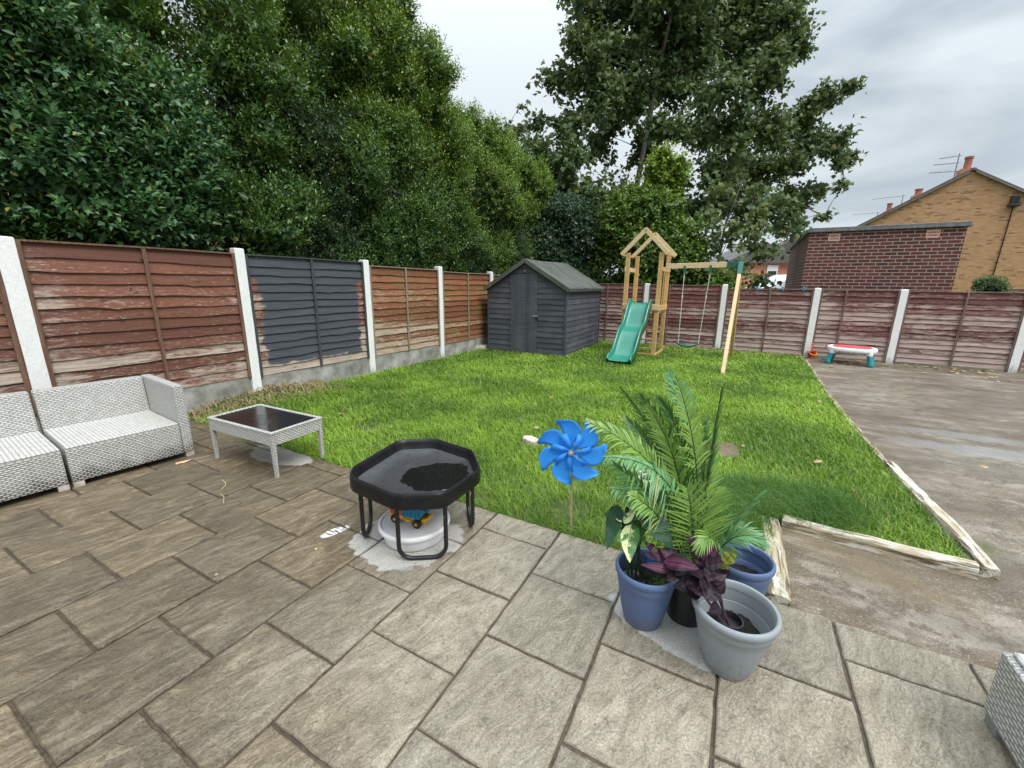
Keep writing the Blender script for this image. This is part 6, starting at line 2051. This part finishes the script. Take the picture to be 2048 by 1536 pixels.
for s in (-1, 1):
    x = xm + s * (TW / 2 + .085)
    MB().box(x - .014, x + .014, -.008, TDp - .01, 2.165, 2.205).build('eaves_rail', MAT['pine'], CF, bevel=.003)
MB().box(xm - .035, xm + .035, -.008, TDp - .01, 2.60, 2.625).build('ridge_rail', MAT['pine'], CF, bevel=.003)
for x in (-TW - .006,):
    MB().box(x - .012, x + .012, -.01, TDp, 1.83, 1.925).build('side_rail', MAT['pine_pale'], CF, bevel=.004)
MB().box(.012 - .012, .012 + .012, .03, TDp - .02, 1.83, 1.92).build('side_rail', MAT['pine'], CF, bevel=.004)
for k in range(3):
    y = .20 + k * .22
    MB().box(.004, .022, y, y + .038, 1.0, 1.85).build('slat', MAT['pine'], CF, bevel=.003)
# rear ladder
for s in (0, 1):
    x = -.30 - s * .42
    MB().bar((x, TDp + .02, 1.04), (x, TDp + .52, -.04), .055, .03, side=(1, 0, 0)).build('ladder_stile', MAT['pine'], CF, bevel=.003)
for z in (.20, .46, .73):
    y = TDp + .02 + .48 * (1.04 - z) / 1.08
    MB().box(-.74, -.28, y - .04, y + .03, z - .016, z + .016).build('rung', MAT['pine'], CF, bevel=.004)

# slide: a wavy trough from the deck front to the lawn
path = [(.02, 1.16), (-.08, 1.135), (-.20, 1.04), (-.33, .875), (-.46, .715), (-.58, .640), (-.74, .585), (-.88, .455), (-1.02, .300), (-1.15, .180), (-1.27, .118), (-1.38, .098), (-1.46, .090), (-1.52, .075)]
sl = MB()
rings_ = []
SW = .215
# smooth the path
sp = []
for i in range(len(path) - 1):
    p0 = path[max(i - 1, 0)]; p1 = path[i]; p2 = path[i + 1]; p3 = path[min(i + 2, len(path) - 1)]
    for t in (0, .25, .5, .75):
        f = lambda k: .5 * (2 * p1[k] + (p2[k] - p0[k]) * t + (2 * p0[k] - 5 * p1[k] + 4 * p2[k] - p3[k]) * t * t + (3 * p1[k] - p0[k] - 3 * p2[k] + p3[k]) * t ** 3)
        sp.append((f(0), f(1)))
sp.append(path[-1])
cxs = -.375
for i, (y, z) in enumerate(sp):
    a = sp[max(i - 1, 0)]; b = sp[min(i + 1, len(sp) - 1)]
    tx, tz = b[0] - a[0], b[1] - a[1]
    L = math.hypot(tx, tz); nx, nz = tz / L, -tx / L
    if nz < 0:
        nx, nz = -nx, -nz
    e = min(1.0, (len(sp) - 1 - i) / 5.0)
    hgt = .115 * (.45 + .55 * e) * min(1.0, .55 + i * .12)
    wd = SW * (1.0 + .05 * (1 - e))
    sec = [(-wd - .022, -.075 * e), (-wd - .020, hgt - .006), (-wd - .008, hgt), (-wd + .004, hgt - .006), (-wd + .018, .030), (-wd + .045, .006), (-wd * .45, .0), (wd * .45, .0), (wd - .045, .006), (wd - .018, .030), (wd - .004, hgt - .006), (wd + .008, hgt), (wd + .020, hgt - .006), (wd + .022, -.075 * e)]
    rings_.append([(cxs + u, y + nx * h, z + nz * h) for u, h in sec])
for i in range(len(rings_) - 1):
    pass
sl.grid(rings_)
so_ = sl.build('slide', MAT['green_plastic'], CF, smooth=True, solid=.006)
lip = MB().tube([Vector(p) for p in rings_[-1]], .010, 8)
lip.build('slide_lip', MAT['green_plastic'], so_, smooth=True)
MB().box(cxs - .012, cxs + .012, -1.44, -1.42, .098, .112).build('slide_bolt', MAT['steel'], so_, bevel=.004)
# beam and A-frame
bm0, bm1 = Vector((3.225, 9.085, 1.93)), Vector((4.40, 8.325, 1.945))
inv = CF.matrix_basis.inverted()
loc = lambda p: (Matrix.Rotation(-ang(E1), 4, 'Z') @ (Vector(p) - Vector((3.17, 9.16, 0))))
bdir = (bm1 - bm0).normalized()
MB().bar(loc(bm0), loc(bm1 - bdir * .06), .05, .105, side=(loc(bm0) - loc(bm0 + Vector((-bdir.y, bdir.x, 0))))).build('swing_beam', MAT['pine_pale'], CF, bevel=.005)
br = MB().bar(loc(bm1 - bdir * .24), loc(bm1 + bdir * .03), .066, .118, side=(loc(bm0) - loc(bm0 + Vector((-bdir.y, bdir.x, 0)))))
apx = bm1 + Vector((0, 0, .035))
fA, fB = Vector((3.772, 7.269, -.06)), Vector((4.947, 9.267, -.06))
sideb = loc(bdir) - loc(Vector((0, 0, 0)))
for q in (fA, fB):
    dq = (q - apx).normalized()
    br.bar(loc(apx), loc(apx + dq * .27), .085, .098, side=sideb)
br.build('bracket', MAT['dark_green'], CF, bevel=.004)
for q in (fA, fB):
    dq = (q - apx).normalized()
    MB().bar(loc(apx + dq * .20), loc(q), .062, .082, side=sideb).build('swing_leg', MAT['pine_pale'] if q is fA else MAT['pine'], CF, bevel=.005)
tq = fB.lerp(apx, .63)
MB().bar(loc(tq + Vector((-.06, -.06, -.02))), loc(tq + Vector((.06, .05, .02))), .012, .085, side=sideb).build('cross_tag', MAT['pine_pale'], CF, bevel=.002)

SWG = thing('swing', 'dark green swing seat hanging on pale ropes from the wooden beam', 'swing', (3.74, 8.752, 0))
so = Vector((3.74, 8.752, 0))
hA, hB = Vector((3.545, 8.880, 1.875)), Vector((3.955, 8.613, 1.88))
sA, sB = Vector((3.560, 8.868, .335)), Vector((3.895, 8.650, .345))
for h, s_e in ((hA, sA), (hB, sB)):
    MB().bar(h - so + Vector((0, 0, -.012)) + bdir * -.022, h - so + Vector((0, 0, -.012)) + bdir * .022, .062, .14).build('hanger', MAT['dark_green'], SWG, bevel=.003)
    rp_ = MB()
    lk = h - so + Vector((0, 0, -.08))
    rp_.tube([lk, lk + Vector((0, 0, -.045))], .011, 8)
    rp_.build('shackle', MAT['steel'], SWG)
    e = s_e - so
    m1 = lk.lerp(e, .30)
    pts_ = [lk + Vector((0, 0, -.04)), m1, lk.lerp(e, .6) + Vector((0, 0, 0)), e]
    MB().tube(pts_, .0075, 8).build('rope', MAT['rope'], SWG)
    kn = MB()
    for f, rr in ((.06, .016), (.10, .013), (.33, .019), (.36, .015), (.90, .014)):
        c_k = lk.lerp(e, f)
        kn.tube([c_k + Vector((0, 0, .022)), c_k, c_k + Vector((0, 0, -.022))], [rr * .6, rr, rr * .6], 8)
    kn.build('knot', MAT['rope'], SWG, smooth=True)
sd_ = (sB - sA).normalized(); sn_ = Vector((-sd_.y, sd_.x, 0)).normalized()
rows = []
for k in range(13):
    t = k / 12
    c_k = sA.lerp(sB, t * 1.12 - .06) - so + Vector((0, 0, .022 - .072 * math.sin(math.pi * t) ** .8))
    rows.append([c_k - sn_ * .075 + Vector((0, 0, -.022)), c_k - sn_ * .068, c_k, c_k + sn_ * .068, c_k + sn_ * .075 + Vector((0, 0, -.022))])
MB().grid(rows).build('seat', MAT['dark_green'], SWG, smooth=True, solid=.012)

# ================================================================ TOYS BY THE BACK FENCE
WT = thing('toy_table', 'white oval toy table with a red top and teal legs by the back fence', 'toy table', (7.06, 8.56, 0), R(-41))
LX, LY = .415, .33


def oval(sc, z, p=2.6, dx=0, dy=0):
    out_ = []
    for k in range(48):
        t = 2 * math.pi * k / 48
        e = 1 / (abs(math.cos(t)) ** p + abs(math.sin(t)) ** p) ** (1 / p)
        out_.append((LX * sc * e * math.cos(t) + dx, LY * sc * e * math.sin(t) + dy, z))
    return out_


MB().rings([oval(.90, .252), oval(.985, .262), oval(1.0, .285), oval(.99, .318), oval(.95, .332), oval(.86, .332), oval(.80, .322), oval(.78, .300), oval(.10, .298)], True, True).build('table_top', MAT['white_plastic'], WT, smooth=True)
MB().rings([oval(.78, .301), oval(.78, .338), oval(.72, .346), oval(.10, .347)], False, True).build('red_panel', MAT['coral'], WT, smooth=True)
for dx in (-.12, .12):
    MB().rings([oval(.22, .205, 2.6, dx, -.06), oval(.25, .253, 2.6, dx, -.06)], True, True).build('bin', MAT['white_plastic'], WT, smooth=True)
for sx in (-1, 1):
    for sy in (-1, 1):
        tx, ty, bx, by = sx * .30, sy * .21, sx * .345, sy * .245
        lg = MB().tube([(bx, by, .0), (bx, by, .045), (bx * .995, by * .995, .05), (tx * .3 + bx * .7, ty * .3 + by * .7, .10), (tx, ty, .205)], [.062, .058, .052, .050, .046], 18)
        l_ = lg.build('leg', MAT['teal'], WT, smooth=True)
        MB().tube([(tx, ty, .200), (tx * .99, ty * .99, .262)], [.052, .056], 18).build('socket', MAT['white_plastic'], l_, smooth=True)

BK = thing('toy_bucket', 'red toy bucket with a yellow handle at the foot of the white post', 'toy bucket', (6.74, 9.235, 0))
MB().lathe([(.001, .004), (.058, .004), (.060, .01), (.084, .125), (.089, .127), (.089, .137), (.083, .137), (.078, .12), (.056, .015), (.001, .015)], 32).build('bucket', MAT['red'], BK, smooth=True)
MB().tube([(.09 * math.cos(t), -.09 * math.sin(t) * .92, .132 - .075 * math.sin(t)) for t in [math.pi * k / 16 for k in range(17)]], .0075, 8).build('handle', MAT['toy_yellow'], BK, smooth=True)
SP = thing('toy_spade', 'orange toy spade standing in the red bucket', 'toy spade', (6.735, 9.245, .02), .4)
MB().bar((0, 0, .02), (-.012, .0, .235), .020, .014).build('shaft', MAT['orange'], SP, bevel=.004)
MB().tube([(-.045, 0, .285), (-.05, 0, .262), (-.012, 0, .232), (.026, 0, .262), (.021, 0, .285), (-.012, 0, .290), (-.045, 0, .285)], .0075, 8).build('grip', MAT['orange'], SP, smooth=True)
